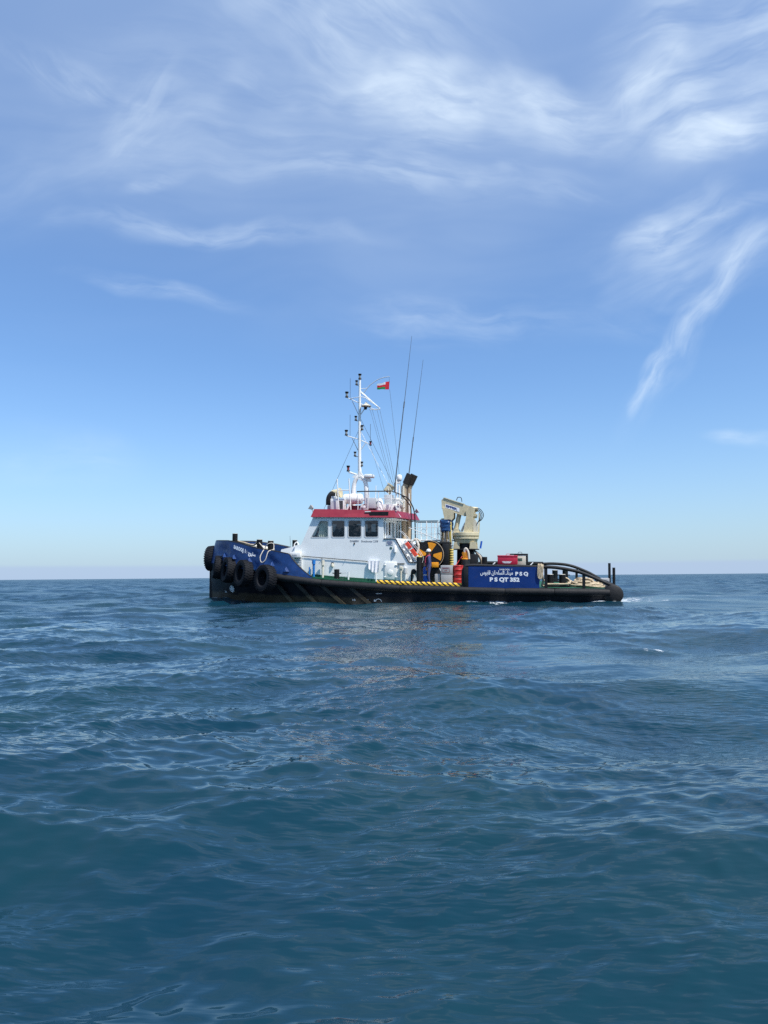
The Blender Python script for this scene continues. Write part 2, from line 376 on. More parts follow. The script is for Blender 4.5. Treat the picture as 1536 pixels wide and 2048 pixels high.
def frame_ring(mb, outer, inner, to3, d0, d1):
    m = len(outer)
    mb.add([to3(a, c, d0) for a, c in outer] + [to3(a, c, d1) for a, c in outer] + [to3(a, c, d1) for a, c in inner] + [to3(a, c, d0) for a, c in inner],
           [(k * m + i, k * m + (i + 1) % m, ((k + 1) % 4) * m + (i + 1) % m, ((k + 1) % 4) * m + i) for k in range(4) for i in range(m)])
def text_mesh(body, size=1.0, bold=0.0, space=1.0):
    c = bpy.data.curves.new('lettering', 'FONT'); c.body = body; c.size = size; c.offset = bold; c.space_character = space; c.resolution_u = 4
    o = bpy.data.objects.new('lettering', c); col.objects.link(o); bpy.context.view_layer.update()
    me = bpy.data.meshes.new_from_object(o.evaluated_get(bpy.context.evaluated_depsgraph_get()))
    vs = [tuple(v.co) for v in me.vertices]; fs = [tuple(p.vertices) for p in me.polygons]
    bpy.data.objects.remove(o); bpy.data.curves.remove(c); bpy.data.meshes.remove(me)
    return vs, fs
def lettering(body, x0, x1, z0, z1, fn, parent, mat, name='lettering', bold=0.0, space=1.0):
    """text stretched to the box x0..x1, z0..z1, laid on the surface fn(x, z)"""
    vs, fs = text_mesh(body, 1.0, bold, space)
    ax, bx = min(v[0] for v in vs), max(v[0] for v in vs); ay, by = min(v[1] for v in vs), max(v[1] for v in vs)
    mb = MB(); mb.add([fn(x0 + (v[0] - ax) / (bx - ax) * (x1 - x0), z0 + (v[1] - ay) / (by - ay) * (z1 - z0)) for v in vs], fs)
    return mb.build(name, mat, parent, fix=False)

# ------------------------------------------------------------------ hull lines
def T(tab):
    xs, ys = zip(*tab)
    def f(u): return float(np.interp(u, xs, ys))
    def fs(u):
        return sum(f(u + k * 0.12) * w for k, w in ((-2, .1), (-1, .2), (0, .4), (1, .2), (2, .1))) if xs[0] + .3 < u < xs[-1] - .3 else f(u)
    return fs
belt = T([(0, 2.25), (1.2, 2.15), (3, 1.98), (4.5, 1.81), (5.57, 1.68), (6.81, 1.55), (7.4, 1.48), (8.16, 1.41), (10.8, 1.26), (12, 1.20), (13.4, 1.175), (15.3, 1.14), (17, 1.115), (22.9, 1.12)])
bd = T([(0, 0.12), (0.1, .48), (.4, .92), (1, 1.6), (2, 2.42), (3.2, 3.08), (4.5, 3.52), (6, 3.77), (7.5, 3.83), (23, 3.83)])
bw = T([(0, .06), (.3, .22), (1, .66), (2, 1.28), (3, 1.86), (4.5, 2.62), (6, 3.18), (8, 3.56), (10, 3.66), (23, 3.66)])
def sec(u):                              # half section, keel to deck edge
    b0, b1, zt = bw(u), bd(u), belt(u)
    return [(0.0, -1.5), (b0 * 0.75, -1.2), (b0, -0.1), (b0 + (b1 - b0) * 0.25, 0.45), (b0 + (b1 - b0) * 0.62, zt - 0.45), (b1, zt - 0.06)]
ztop = T([(.40, 3.47), (1.9, 3.45), (3.0, 3.28), (4.1, 3.02), (5.16, 2.89), (6.08, 2.72), (6.24, 2.48), (6.53, 2.17), (6.89, 1.86), (7.28, 1.58), (7.6, 1.5)])
def ztopx(u): return float(np.interp(u, [.40, 1.9, 3.0, 4.1, 5.16, 6.08, 6.24, 6.53, 6.89, 7.28, 7.6], [3.47, 3.45, 3.28, 3.02, 2.89, 2.72, 2.48, 2.17, 1.86, 1.58, 1.5]))
btop = T([(.40, 0.0), (.46, .55), (.75, 1.05), (1.3, 1.62), (2.2, 2.32), (3.4, 2.98), (5, 3.46), (6.1, 3.66), (7.5, 3.83)])

tug = thing('tugboat', (0, 0, 0), 'blue, black and white workboat tug with red wheelhouse visor under way on the sea', 'boat')
us = sorted(set([0, .05, .1, .2, .35, .5] + [round(x, 2) for x in np.arange(.75, 22.5, .25)] + [22.45]))
mb = MB(); rows = []
for u in us:
    s_ = sec(u); rows.append([(u, -a, b) for a, b in s_[::-1]] + [(u, a, b) for a, b in s_[1:]])
mb.grid(rows); mb.add(rows[-1], [tuple(range(len(rows[-1])))]); mb.add(rows[0], [tuple(range(len(rows[0])))])
hull = mb.build('hull', HULL, tug, smooth=28)
mb = MB(); mb.box(-0.10, 0.14, -0.16, 0.16, -0.9, 2.15, 0.05); mb.build('stem_post', RUBBER, hull)
mb = MB(); mb.grid([[(u, -bd(u) + .02, belt(u) + .02), (u, 0, belt(u) + .07), (u, bd(u) - .02, belt(u) + .02)] for u in us]); mb.build('deck', GREEN, tug)
for sgn in (-1, 1):                      # rubbing strake in joined lengths
    cuts = [5.25, 7.95, 12.1, 17.35, 19.72, 22.3]
    for a, b in zip(cuts[:-1], cuts[1:]):
        n = max(3, int((b - a) / .25)); pts = [(u, sgn * (bd(u) + .04), belt(u) - .175) for u in np.linspace(a + .012, b - .012, n)]
        m2 = MB(); m2.tube(pts, [.165] + [.185] * (len(pts) - 2) + [.165], 14); m2.build('rubbing_strake', RUBBER, hull)
mb = MB(); mb.tube([(22.46, v, .87) for v in (-3.95, -3.9, -2, 0, 2, 3.9, 3.95)], [.40, .46, .46, .46, .46, .46, .40], 24); mb.build('stern_fender', RUBBER, hull, smooth=50)
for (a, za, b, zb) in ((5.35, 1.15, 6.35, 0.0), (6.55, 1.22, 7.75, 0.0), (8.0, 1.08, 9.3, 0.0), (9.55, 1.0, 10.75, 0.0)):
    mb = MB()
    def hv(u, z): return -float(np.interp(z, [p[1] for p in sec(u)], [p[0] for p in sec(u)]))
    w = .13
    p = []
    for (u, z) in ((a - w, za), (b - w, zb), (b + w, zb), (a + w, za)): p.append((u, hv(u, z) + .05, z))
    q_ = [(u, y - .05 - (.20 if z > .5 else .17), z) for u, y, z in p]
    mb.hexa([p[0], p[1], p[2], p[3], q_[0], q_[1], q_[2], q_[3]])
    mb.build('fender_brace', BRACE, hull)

# bow bulwark
def bul(ub, f, off=0.0):                 # ub: station on base, f: 0 base .. 1 top
    ut = ub + .40 * max(0.0, 1 - ub / 3.0); b0 = (ub, bd(ub), belt(ub) - .02); zt = max(ztopx(ut), b0[2] + .02); b1 = (ut, btop(ut), zt)
    return Vector([b0[i] + (b1[i] - b0[i]) * f for i in range(3)])
def buln(ub, f):
    a = bul(ub + .02, f) - bul(max(ub - .02, 0), f); b = bul(ub, min(f + .05, 1)) - bul(ub, max(f - .05, 0)); n = b.cross(a); n.normalize()
    return n if n.y > 0 else -n
rnd = random.Random(3)
DENTS = [(rnd.uniform(.8, 5.2), rnd.uniform(.15, .75), rnd.uniform(.35, .7), rnd.uniform(.25, .4), rnd.uniform(-.10, -.03)) for _ in range(14)]
def dent(u, f): return sum(a * max(0, 1 - math.hypot((u - c) / w, (f - h) / v)) for c, h, w, v, a in DENTS)
ubs = list(np.linspace(0, 7.4, 90))
for sgn in (-1, 1):
    mb = MB(); outer = []; inner = []
    for f in np.linspace(0, 1, 13):
        ro = []; ri = []
        for u in ubs:
            n = buln(u, f); p = bul(u, f) + n * dent(u, f) * (1 - f ** 4); ro.append((p.x, sgn * p.y, p.z)); p2 = bul(u, f) - n * .10; ri.append((p2.x, sgn * max(p2.y, 0), p2.z))
        outer.append(ro); inner.append(ri)
    mb.grid(outer); mb.grid(inner[::-1]); mb.grid([outer[-1], inner[-1]])
    bw_ = mb.build('bow_bulwark', BLUE, tug, smooth=60)
    mb = MB(); mb.tube([(p.x, sgn * p.y, p.z + .01) for p in [bul(u, 1) - buln(u, 1) * .05 for u in np.linspace(0.02, 7.35, 60)]], .05, 8); mb.build('cap_rail', BLACK, bw_)
    if sgn < 0: BWP = bw_
def on_bul(u, z, off=.012):              # put a point at (x=u, height z) onto the port bulwark
    ub = u; f = .5
    for _ in range(25):
        p = bul(ub, f); z0, z1 = bul(ub, 0).z, bul(ub, 1).z; f = min(max((z - z0) / (z1 - z0), 0), 1); p = bul(ub, f); ub = min(max(ub + (u - p.x), 0), 7.3)
    p = bul(ub, f) + buln(ub, f) * (off + dent(ub, f) * (1 - f ** 4)); return (p.x, -p.y, p.z)
# lettering on the bow, running down with the sheer
sl = -.275
def bowtext(x, z): return on_bul(x, z + sl * (x - 2.6), .016)
for d_ in (): pass
DENTS[:] = [d for d in DENTS]
lettering('SAROOJ 1', 2.46, 3.36, 2.93, 3.20, bowtext, BWP, LETTER, bold=.08, space=1.16)
lettering('\u0661', 3.43, 3.46, 2.98, 3.16, bowtext, BWP, LETTER, bold=.02)
lettering('\ufe9d\ufeed\ufead\ufe8e\ufebb', 3.53, 3.98, 2.88, 3.17, bowtext, BWP, LETTER, bold=.045)
# chain brackets on the bulwark
for (u, z) in ((1.62, 2.72), (2.50, 2.62), (3.62, 2.46), (5.05, 2.26), (5.95, 1.98)):
    a = on_bul(u - .18, z - .16, .0); b = on_bul(u + .18, z - .16, .0); c = on_bul(u, z + .1, .0); d = (a[0] + .16, a[1] - .22, a[2] + .04)
    mb = MB(); mb.add([a, b, c, (c[0] - .02, c[1] - .16, c[2] - .10), (a[0] + .1, a[1] - .20, a[2]), (b[0] - .1, b[1] - .2, b[2])], [(0, 2, 3, 4), (2, 1, 5, 3), (4, 3, 5), (0, 4, 5, 1), (0, 1, 2)])
    mb.build('chain_bracket', BLUE, BWP)
# draught marks and thruster sign on the bow, load line amidships
def on_hull(u, z, off=.012):
    s_ = sec(u); y = float(np.interp(z, [p[1] for p in s_], [p[0] for p in s_])); return (u, -(y + off), z)
mb = MB(); cu, cz, rr_ = 2.02, .76, .19
ring = lambda r0, r1: [mb.grid([[on_hull(cu + r * math.cos(t), cz + r * math.sin(t), .02) for t in np.linspace(0, 2 * math.pi, 25)] for r in (r0, r1)])]
ring(rr_ * .82, rr_)
mb.grid([[on_hull(cu + a, cz + b, .021) for a in (-.04, .04)] for b in np.linspace(-rr_, rr_, 5)]); mb.grid([[on_hull(cu + a, cz + b, .023) for b in (-.04, .04)] for a in np.linspace(-rr_, rr_, 5)])
for k in range(4):
    t = R(45 + 90 * k); mb.grid([[on_hull(cu + math.cos(t) * r + math.cos(t + 1.57) * w_, cz + math.sin(t) * r + math.sin(t + 1.57) * w_, .02) for w_ in (-.015, .015)] for r in (.03, .16)])
mb.build('thruster_sign', LETTER, hull, fix=False)
lettering('22', 1.36, 1.55, .52, .62, lambda x, z: on_hull(x, z, .02), hull, LETTERG if False else LETTER, 'draught_mark', bold=.02)
mb = MB(); mb.grid([[on_hull(u, z, .015) for u in (10.80, 11.12)] for z in (.725, .755)]); mb.build('load_line_mark', LGREY, hull, fix=False)
mb = MB(); mb.grid([[on_hull(10.93 + .17 * math.cos(t) * k, .30 + .17 * math.sin(t) * k, .015) for t in np.linspace(0.2, 2.94, 12)] for k in (.85, 1.05)])
mb.grid([[on_hull(u, z, .015) for u in (10.69, 10.76)] for z in (.32, .43)]); mb.build('load_line_mark', LGREY, hull, fix=False)
for sx in (9.55, 10.25):
    lettering('18', sx, sx + .16, .34, .44, lambda x, z: on_hull(x, z, .02), hull, LGREY, 'draught_mark', bold=.02)

# striped gunwale edge, port and starboard
for sgn in (-1, 1):
    mb = MB(); rows = []
    for u in np.linspace(10.85, 15.25, 30):
        y = sgn * 3.70; z = belt(u) + .01
        rows.append([(u, y + sgn * .10, z), (u, y + sgn * .10, z + .10), (u, y + sgn * .04, z + .17), (u, y - sgn * .08, z + .17), (u, y - sgn * .10, z)])
    mb.grid(rows); mb.add(rows[0], [(0, 1, 2, 3, 4)]); mb.add(rows[-1], [(0, 1, 2, 3, 4)])
    mb.build('striped_kerb', STRIPE, tug)
    mb = MB(); rows = [[(u, sgn * 3.76, belt(u)), (u, sgn * 3.76, belt(u) + .09), (u, sgn * 3.70, belt(u) + .09), (u, sgn * 3.70, belt(u))] for u in np.linspace(7.4, 10.83, 20)]
    mb.grid(rows); mb.add(rows[0], [(0, 1, 2, 3)]); mb.add(rows[-1], [(0, 1, 2, 3)]); mb.build('gunwale_bar', GREEN, tug)

# ------------------------------------------------------------------ deckhouse and wheelhouse
V0 = 2.70
house = MB()
outerp = [(6.05, 1.70), (6.05, 3.20), (6.42, 3.24), (7.09, 4.72), (10.97, 4.72), (10.97, 3.54), (11.62, 3.54), (12.34, 2.31), (12.73, 2.30), (12.73, 1.22), (10.5, 1.27), (8.16, 1.43), (7.2, 1.52)]
W1 = [(7.0, 3.66), (7.02, 3.64), (7.90, 3.64), (7.94, 3.68), (7.94, 4.49), (7.90, 4.53), (7.52, 4.53), (7.47, 4.50)]
wins = [W1[::-1], rrect(8.13, 8.86, 3.64, 4.54, .08), rrect(9.04, 9.77, 3.64, 4.54, .08), rrect(9.95, 10.69, 3.64, 4.54, .08)]
pt = lambda a, c, d: (a, -V0 + d, c)
sb = lambda a, c, d: (a, V0 - d, c)
holes_wall(house, outerp, wins, pt, .08); holes_wall(house, outerp, wins, sb, .08)
# forward faces, aft faces, deck pieces between the two side walls (kept 3 mm inside)
def strip(a, b, y0=-V0 + .003, y1=V0 - .003, th=.05):
    (x0, z0), (x1, z1) = a, b; d = Vector((x1 - x0, z1 - z0)).normalized(); n = (-d.y * th, d.x * th)
    house.prism([(x0, z0), (x1, z1), (x1 - n[0], z1 - n[1]), (x0 - n[0], z0 - n[1])], y0, y1)
strip((6.05, 1.72), (6.05, 3.19)); strip((6.06, 3.195), (6.415, 3.235)); strip((11.615, 3.535), (10.9, 3.535)); strip((11.03, 3.49), (7.0, 3.49))
strip((12.335, 2.30), (11.615, 3.53)); strip((12.725, 2.295), (12.34, 2.305)); strip((12.727, 1.24), (12.727, 2.29))
# raked front with three windows
fa, fb = Vector((6.42, 0, 3.24)), Vector((7.085, 0, 4.715)); fd = (fb - fa); fl = fd.length; fd.normalize(); fn_ = Vector((-fd.z, 0, fd.x))
fr = lambda a, c, d: tuple(fa + fd * c - fn_ * d + Vector((0, a, 0)))
fw = [rrect(y, y + 1.5, .52, 1.42, .08) for y in (-2.45, -.75, .95)]
holes_wall(house, [(-V0 + .003, 0), (V0 - .003, 0), (V0 - .003, fl), (-V0 + .003, fl)], fw, fr, .06)
# aft wall with windows
af = lambda a, c, d: (10.967 - d, a, c)
aw = [rrect(-1.42, -.72, 3.75, 4.50, .05), rrect(-.55, .28, 3.62, 4.50, .05), rrect(.42, 1.16, 3.62, 4.50, .05), rrect(1.30, 1.98, 3.62, 4.50, .05)]
holes_wall(house, [(-V0 + .003, 3.53), (V0 - .003, 3.53), (V0 - .003, 4.715), (-V0 + .003, 4.715)], aw, af, .06)
hs = house.build('deckhouse', WHITE, tug, smooth=20)
def shrink(loop, k):
    cx_ = sum(p[0] for p in loop) / len(loop); cz_ = sum(p[1] for p in loop) / len(loop)
    w_ = max(p[0] for p in loop) - min(p[0] for p in loop); h_ = max(p[1] for p in loop) - min(p[1] for p in loop)
    return [(cx_ + (a - cx_) * (1 - 2 * k / w_), cz_ + (c - cz_) * (1 - 2 * k / h_)) for a, c in loop]
for to3, ws in ((pt, wins), (sb, wins), (fr, fw), (af, aw)):
    for lp in ws:
        m1 = MB(); frame_ring(m1, shrink(lp, -.03), shrink(lp, .022), to3, -.012, .05); m1.build('window_frame', LGREY if to3 is not af else WHITE, hs, smooth=20)
        m2 = MB(); m2.add([to3(a, c, .03) for a, c in lp], [tuple(range(len(lp)))]); m2.build('pane', GLASSC if lp is wins[0] else GLASS, hs, fix=False)
mb = MB()                                # curtain behind the forward side windows
for y, (a, b) in ((-2.54, (7.36, 7.96)), (2.54, (7.3, 7.96))):
    mb = MB(); mb.grid([[(x, y + .035 * math.sin(x * 55), z) for x in np.linspace(a, b, 34)] for z in (3.62, 4.6)])
    mb.build('curtain', CURT, hs, fix=False, smooth=80)
mb = MB(); mb.box(7.2, 10.2, -1.9, 1.9, 3.5, 3.95); mb.box(8.6, 9.2, -.5, .1, 3.9, 4.35, .05); mb.box(9.8, 10.7, .6, 1.2, 3.9, 4.6); mb.build('console', DARKIN, hs)
mb = MB(); mb.box(7.2, 10.9, -2.55, 2.55, 4.60, 4.66); mb.build('ceiling_lining', DARKIN, hs)
# open aft door
mb = MB(); mb.box(11.0, 11.06, -2.58, -1.95, 3.56, 4.48, .01); dr = mb.build('door', WHITE2, hs)
mb = MB(); mb.box(11.058, 11.066, -2.40, -2.14, 3.75, 4.38); mb.build('door_window', DARKIN, hs)
# foredeck trunk
mb = MB(); mb.hexa([(4.75, -2.0, 1.9), (6.04, -2.45, 1.75), (6.04, 2.45, 1.75), (4.75, 2.0, 1.9), (4.95, -1.75, 2.98), (6.5, -2.25, 3.30), (6.5, 2.25, 3.30), (4.95, 1.75, 2.98)])
mb.build('foredeck_trunk', WHITE, tug, smooth=15)
# red visor roof
mb = MB()
zb0, zb1, zt0, zt1 = 4.73, 4.67, 5.17, 5.05
mb.hexa([(7.00, -2.86, zb0), (11.70, -2.86, zb1), (12.0, 2.86, zb1 + .06), (7.00, 2.86, zb0), (7.13, -2.66, zt0), (11.50, -2.66, zt1), (11.82, 2.66, zt1 + .05), (7.13, 2.66, zt0)])
vis = mb.build('visor_roof', RED, tug, smooth=15)
mb = MB(); mb.hexa([(7.08, -2.78, zb0 - .045), (11.6, -2.78, zb1 - .045), (11.6, 2.78, zb1 - .045), (7.08, 2.78, zb0 - .045), (7.08, -2.78, zb0 - .004), (11.6, -2.78, zb1 - .004), (11.6, 2.78, zb1 - .004), (7.08, 2.78, zb0 - .004)]); mb.build('soffit', WHITE, vis)
def on_vis(x, z, off=.01): return (x, -(2.86 - (z - 4.70) / .40 * .20) - off, z)
mb = MB(); mb.add([on_vis(x, z, .012) for x, z in ((7.33, 4.90), (7.72, 4.90), (7.74, 4.98), (7.33, 4.98))], [(0, 1, 2, 3)]); mb.build('nameplate', BLACK, vis, fix=False)
mb = MB(); mb.hexa([on_vis(10.25, 4.78, .0), on_vis(11.25, 4.78, .0), (11.25, -2.6, 4.78), (10.25, -2.6, 4.78), on_vis(10.25, 4.98, .10), on_vis(11.25, 4.98, .10), (11.25, -2.6, 4.98), (10.25, -2.6, 4.98)]); mb.build('light_box', BLACK, vis)
mb = MB(); mb.box(9.98, 10.28, -2.80, -2.66, 4.97, 5.02); mb.build('light_strip', WHITE2, vis)
mb = MB()
for y in (-1.9, -1.1, -.7): mb.hexa([(11.735, y, 4.74), (11.74, y + .55 * (1 if y != -1.1 else .3), 4.74), (11.73, y + .5 * (1 if y != -1.1 else .3), 4.75), (11.73, y, 4.75), (11.60, y, 4.96), (11.605, y + .55 * (1 if y != -1.1 else .3), 4.96), (11.59, y + .5 * (1 if y != -1.1 else .3), 4.96), (11.59, y, 4.96)])
mb.build('light_strip', WHITE2, vis)
# house side fittings
def bar(name, pts, r, mat, parent, n=8): m = MB(); m.tube(pts, r, n); return m.build(name, mat, parent)
bar('handrail', [(6.5, -2.745, 2.63), (8.2, -2.745, 2.50), (10.12, -2.745, 2.365)], .016, BLACK, hs)
for u in (7.6, 8.9): bar('handrail_bracket', [(u, -2.70, 2.46), (u, -2.80, 2.545 - (u - 7.6) * .075)], .015, BLACK, hs)
mb = MB(); mb.box(11.72, 12.1, -2.78, -2.70, 2.235, 2.27); mb.build('handrail', BLACK, hs)
bar('edge_strip', [(10.98, -2.72, 3.55), (11.62, -2.72, 3.55), (12.34, -2.72, 2.315), (12.73, -2.72, 2.31)], .028, BLACK, hs)
mb = MB(); rows = [[(u, -2.705, belt(u) + .02), (u, -2.725, belt(u) + .02), (u, -2.725, belt(u) + .16), (u, -2.705, belt(u) + .16)] for u in np.linspace(7.05, 12.7, 24)]; mb.grid(rows); mb.build('deck_coaming', GREEN, tug)
mb = MB(); mb.box(5.86, 6.48, -2.98, -2.72, 2.55, 2.85, .03); vb = mb.build('ventilator_box', WHITE2, hs)
mb = MB(); mb.box(6.02, 6.28, -2.992, -2.985, 2.66, 2.73); mb.build('label_plate', LGREY, vb)
mb = MB(); mb.box(6.12, 6.5, -2.80, -2.71, 1.85, 2.5); lv = mb.build('louvre', WHITE2, hs)
for k in range(5): m3 = MB(); m3.box(6.15, 6.47, -2.815, -2.80, 1.93 + k * .115, 1.98 + k * .115); m3.build('slat', LGREY, lv)
mb = MB(); mb.cyl((7.22, -2.95, 1.5), (7.22, -2.95, 2.22), .065); mb.cyl((7.22, -2.95, 2.2), (7.22, -2.95, 2.43), .095); mb.cyl((6.98, -2.95, 1.55), (6.98, -2.95, 2.05), .035); mb.build('vent_pipe', PBLUE, tug)
mb = MB(); mb.cyl((7.72, -2.95, 1.5), (7.72, -2.95, 2.2), .06); mb.cyl((7.72, -2.95, 2.15), (7.72, -2.95, 2.2), .105); mb.cyl((7.72, -2.95, 2.22), (7.72, -2.95, 2.42), .095); mb.build('vent_pipe', IVORY, tug)
mb = MB(); mb.lathe((8.20, -2.76, 2.06), (0, 0, 1), [(0, .05), (.02, .065), (.16, .065), (.20, .04)], 12); mb.build('bulkhead_lamp', IVORY, hs)
mb = MB(); mb.box(8.12, 8.26, -2.80, -2.7, 2.24, 2.30, .02); mb.build('lamp_hood', BLACK, hs)
def bollard(u, v, z0, h, r, parent=tug, cross=True, name='bollard', top=None):
    m = MB(); m.lathe((u, v, z0), (0, 0, 1), [(0, r), (h - .03, r), (h - .01, r * 1.02), (h, r * .95)], 18)
    if cross: m.tube([(u - r * 1.7, v, z0 + h * .62), (u + r * 1.7, v, z0 + h * .62)], r * .18, 8)
    o = m.build(name, BLACK, parent)
    m = MB(); m.lathe((u, v, z0 + h), (0, 0, 1), [(0.002, r * .93), (.012, r * .9)], 18); m.build('bollard_cap', IVORY if top is None else top, o)
    return o
mb = MB(); mb.box(8.22, 8.95, -3.45, -3.05, 1.36, 1.46, .02); mb.build('bollard_base', BLACK, tug)
bollard(8.58, -3.25, 1.42, .52, .14, top=BLACK)
bar('deck_rail', [(8.75, -3.3, 1.78), (9.22, -3.3, 1.78)], .02, LGREY, tug); bar('deck_rail', [(8.75, -3.3, 1.62), (9.22, -3.3, 1.60)], .02, LGREY, tug)
bar('deck_post', [(9.22, -3.3, 1.35), (9.24, -3.3, 1.82)], .045, WHITE2, tug); bar('deck_post', [(10.70, -3.3, 1.25), (10.72, -3.3, 1.72)], .04, WHITE2, tug)
# watertight hatch door
mb = MB(); mb.box(11.03, 11.70, -2.76, -2.70, 1.42, 2.34, .03); hd = mb.build('hatch_door', WHITE2, hs)
mb = MB(); mb.lathe((11.36, -2.76, 1.78), (0, -1, 0), [(0, .15), (.02, .15), (.03, .12), (.035, .02)], 20); mb.build('hatch_wheel', WHITE2, hd)
for z in (1.55, 2.18):
    for x in (11.06, 11.67): m3 = MB(); m3.box(x - .06, x + .06, -2.80, -2.755, z - .03, z + .03, .01); m3.build('hinge', WHITE2, hd)
mb = MB(); mb.cyl((11.93, -2.80, 1.32), (11.93, -2.80, 2.0), .05); mb.box(11.85, 12.02, -2.88, -2.74, 1.95, 2.13, .03); mb.build('vent_pipe', IVORY, tug)
mb = MB(); mb.cyl((12.18, -2.80, 1.32), (12.18, -2.80, 1.72), .06); mb.build('vent_pipe', WHITE2, tug)
mb = MB(); mb.lathe((12.16, -2.80, 1.74), (0, 0, 1), [(0, .09), (.05, .095), (.30, .095), (.36, .03)], 14); mb.build('deck_lamp', LGREY, hs)
mb = MB(); mb.tube(spline([(12.50, -2.82, 1.3), (12.50, -2.82, 1.7), (12.53, -2.82, 1.84), (12.62, -2.84, 1.88)], 5), .055, 10); mb.lathe((12.62, -2.84, 1.85), (0, -1, 0), [(-.06, .12), (.06, .14), (.08, .10)], 18); mb.build('air_cowl', BLACK, tug)
# signs on the house side
flat = lambda y: (lambda x, z: (x, y, z))
mb = MB(); mb.box(11.12, 11.48, -2.715, -2.704, 3.21, 3.45); sg = mb.build('safety_sign', LGREY, hs)
lettering('RESCUE', 11.16, 11.44, 3.35, 3.41, flat(-2.72), sg, LETTERN) if False else None
mb = MB()
for k, (a, b) in enumerate(((11.17, 11.43), (11.17, 11.43), (11.22, 11.38))): mb.box(a, b, -2.722, -2.716, 3.385 - k * .065, 3.415 - k * .065)
mb.build('sign_line', LETTERN, sg)
mb = MB(); mb.box(11.31, 11.43, -2.715, -2.704, 3.01, 3.12); mb.build('safety_sign', paint('sign_green', (0.01, 0.07, 0.05), 0.5), hs)
mb = MB(); mb.lathe((11.61, -2.78, 2.82), (0, 0, 1), [(0, .05), (.03, .075), (.34, .075), (.40, .04)], 14); mb.build('liferaft_release_tube', WHITE2, hs)
lettering('DAMEN', 9.15, 9.62, 3.385, 3.485, flat(-2.7045), hs, LETTERG, bold=.03); lettering('Shoalbuster 2208', 9.76, 10.68, 3.37, 3.475, flat(-2.7045), hs, LETTERG, bold=.012)
mb = MB(); mb.box(9.36, 9.42, -2.74, -2.70, 3.26, 3.36, .01); mb.build('bulkhead_lamp', BLACK, hs)

# stairs beside the aft end of the house
st = MB()
for y in (-2.55, -1.95): st.prism([(11.70, 3.50), (11.80, 3.52), (12.86, 2.20), (12.74, 2.20)], y - .02, y + .02)
stairs = st.build('stairs', WHITE2, tug)
for k in range(5):
    m3 = MB(); m3.box(11.88 + k * .20, 12.08 + k * .20, -2.53, -1.97, 3.28 - k * .245, 3.31 - k * .245); m3.build('tread', LGREY, stairs)
for k in range(2): bar('stair_rail', spline([(11.72, -2.55 + k * .6, 3.95), (11.95, -2.55 + k * .6, 3.85), (12.9, -2.55 + k * .6, 2.75), (12.92, -2.55 + k * .6, 2.3)], 4), .013, LGREY, stairs)

# after platform with railings
mb = MB(); mb.box(11.6, 14.34, -.6, 1.6, 3.47, 3.53, .01); pf = mb.build('platform', WHITE2, tug)
for u in (12.42, 13.2): bar('platform_rail_post', [(u, -.5, 3.5), (u, -.5, 4.56)], .018, LGREY, pf)
for u in (12.93, 13.55): bar('platform_rail_post', [(u, -.5, 3.5), (u, -.5, 4.56)], .032, WHITE2, pf)
for z in (3.85, 4.20): bar('platform_rail', [(12.1, -.5, z), (13.56, -.5, z)], .014, LGREY, pf)
bar('platform_rail', [(12.0, -.5, 4.56), (13.58, -.5, 4.56)], .028, BLACK, pf); bar('platform_rail', [(12.0, 1.5, 4.56), (13.58, 1.5, 4.56)], .025, BLACK, pf)
for u in (12.3, 13.1, 13.55): bar('platform_rail_post', [(u, 1.5, 3.5), (u, 1.5, 4.56)], .02, WHITE2, pf)
bar('platform_brace', [(11.95, -.62, 4.2), (14.4, -.62, 3.2)], .022, LGREY, pf)
bar('platform_brace', [(13.56, -.62, 3.52), (13.58, -.55, 3.9), (14.0, -.55, 3.55)], .03, WHITE2, pf)
mb = MB(); mb.prism([(14.02, 3.46), (14.34, 3.46), (14.34, 2.85), (14.26, 2.85)], -.62, -.56); mb.build('platform_bracket', WHITE2, pf)
bar('platform_leg', [(14.32, -.58, 2.0), (14.32, -.58, 4.05)], .04, WHITE2, pf); bar('platform_leg', [(12.95, -.3, 2.2), (12.95, -.3, 3.46)], .035, LGREY, pf); bar('platform_leg', [(13.5, .9, 1.2), (13.5, .9, 3.46)], .04, LGREY, pf)
bar('life_ring_holder', [(12.75 + .16 * math.cos(t), -.47, 3.92 + .2 * math.sin(t)) for t in np.linspace(0, 6.28, 20)], .014, LGREY, pf)
# funnel exhausts
for k, (du, dv) in enumerate(((0, 0), (.22, .42))):
    pts = spline([(11.36 + du, 1.1 + dv, 3.5), (11.36 + du, 1.1 + dv, 6.35), (11.40 + du, 1.1 + dv, 6.6), (11.52 + du * .8, 1.1 + dv, 6.88)], 5)
    m3 = MB(); m3.tube(pts, .155, 14); ex = m3.build('exhaust_pipe', BEIGE, tug, smooth=60)
    d = Vector((.42, 0, .9)).normalized(); p = Vector(pts[-1]) - d * .12
    m3 = MB(); m3.lathe(p, d, [(0, .17), (.02, .205), (.62, .215), (.62, .185), (.3, .18)], 18); m3.build('exhaust_tip', SOOT, ex)
bar('cable_hose', spline([(11.5, -.2, 6.0), (11.75, 0, 5.9), (11.95, .1, 5.6), (12.15, .1, 5.0), (12.2, .1, 3.5)], 6), .035, BLACK, tug)
bar('cable_hose', spline([(11.45, -.3, 6.05), (11.9, -.1, 5.5), (11.98, 0, 5.0), (11.98, 0, 3.5)], 6), .03, BLACK, tug)
bar('stay_pipe', [(11.42, .6, 5.0), (11.42, .6, 6.62)], .06, IVORY, tug); bar('stay_pipe', [(11.1, 1.0, 5.0), (11.1, 1.0, 6.7)], .05, WHITE2, tug); bar('stay_pipe', [(11.72, .8, 5.0), (11.72, .8, 6.2)], .03, WHITE2, tug)

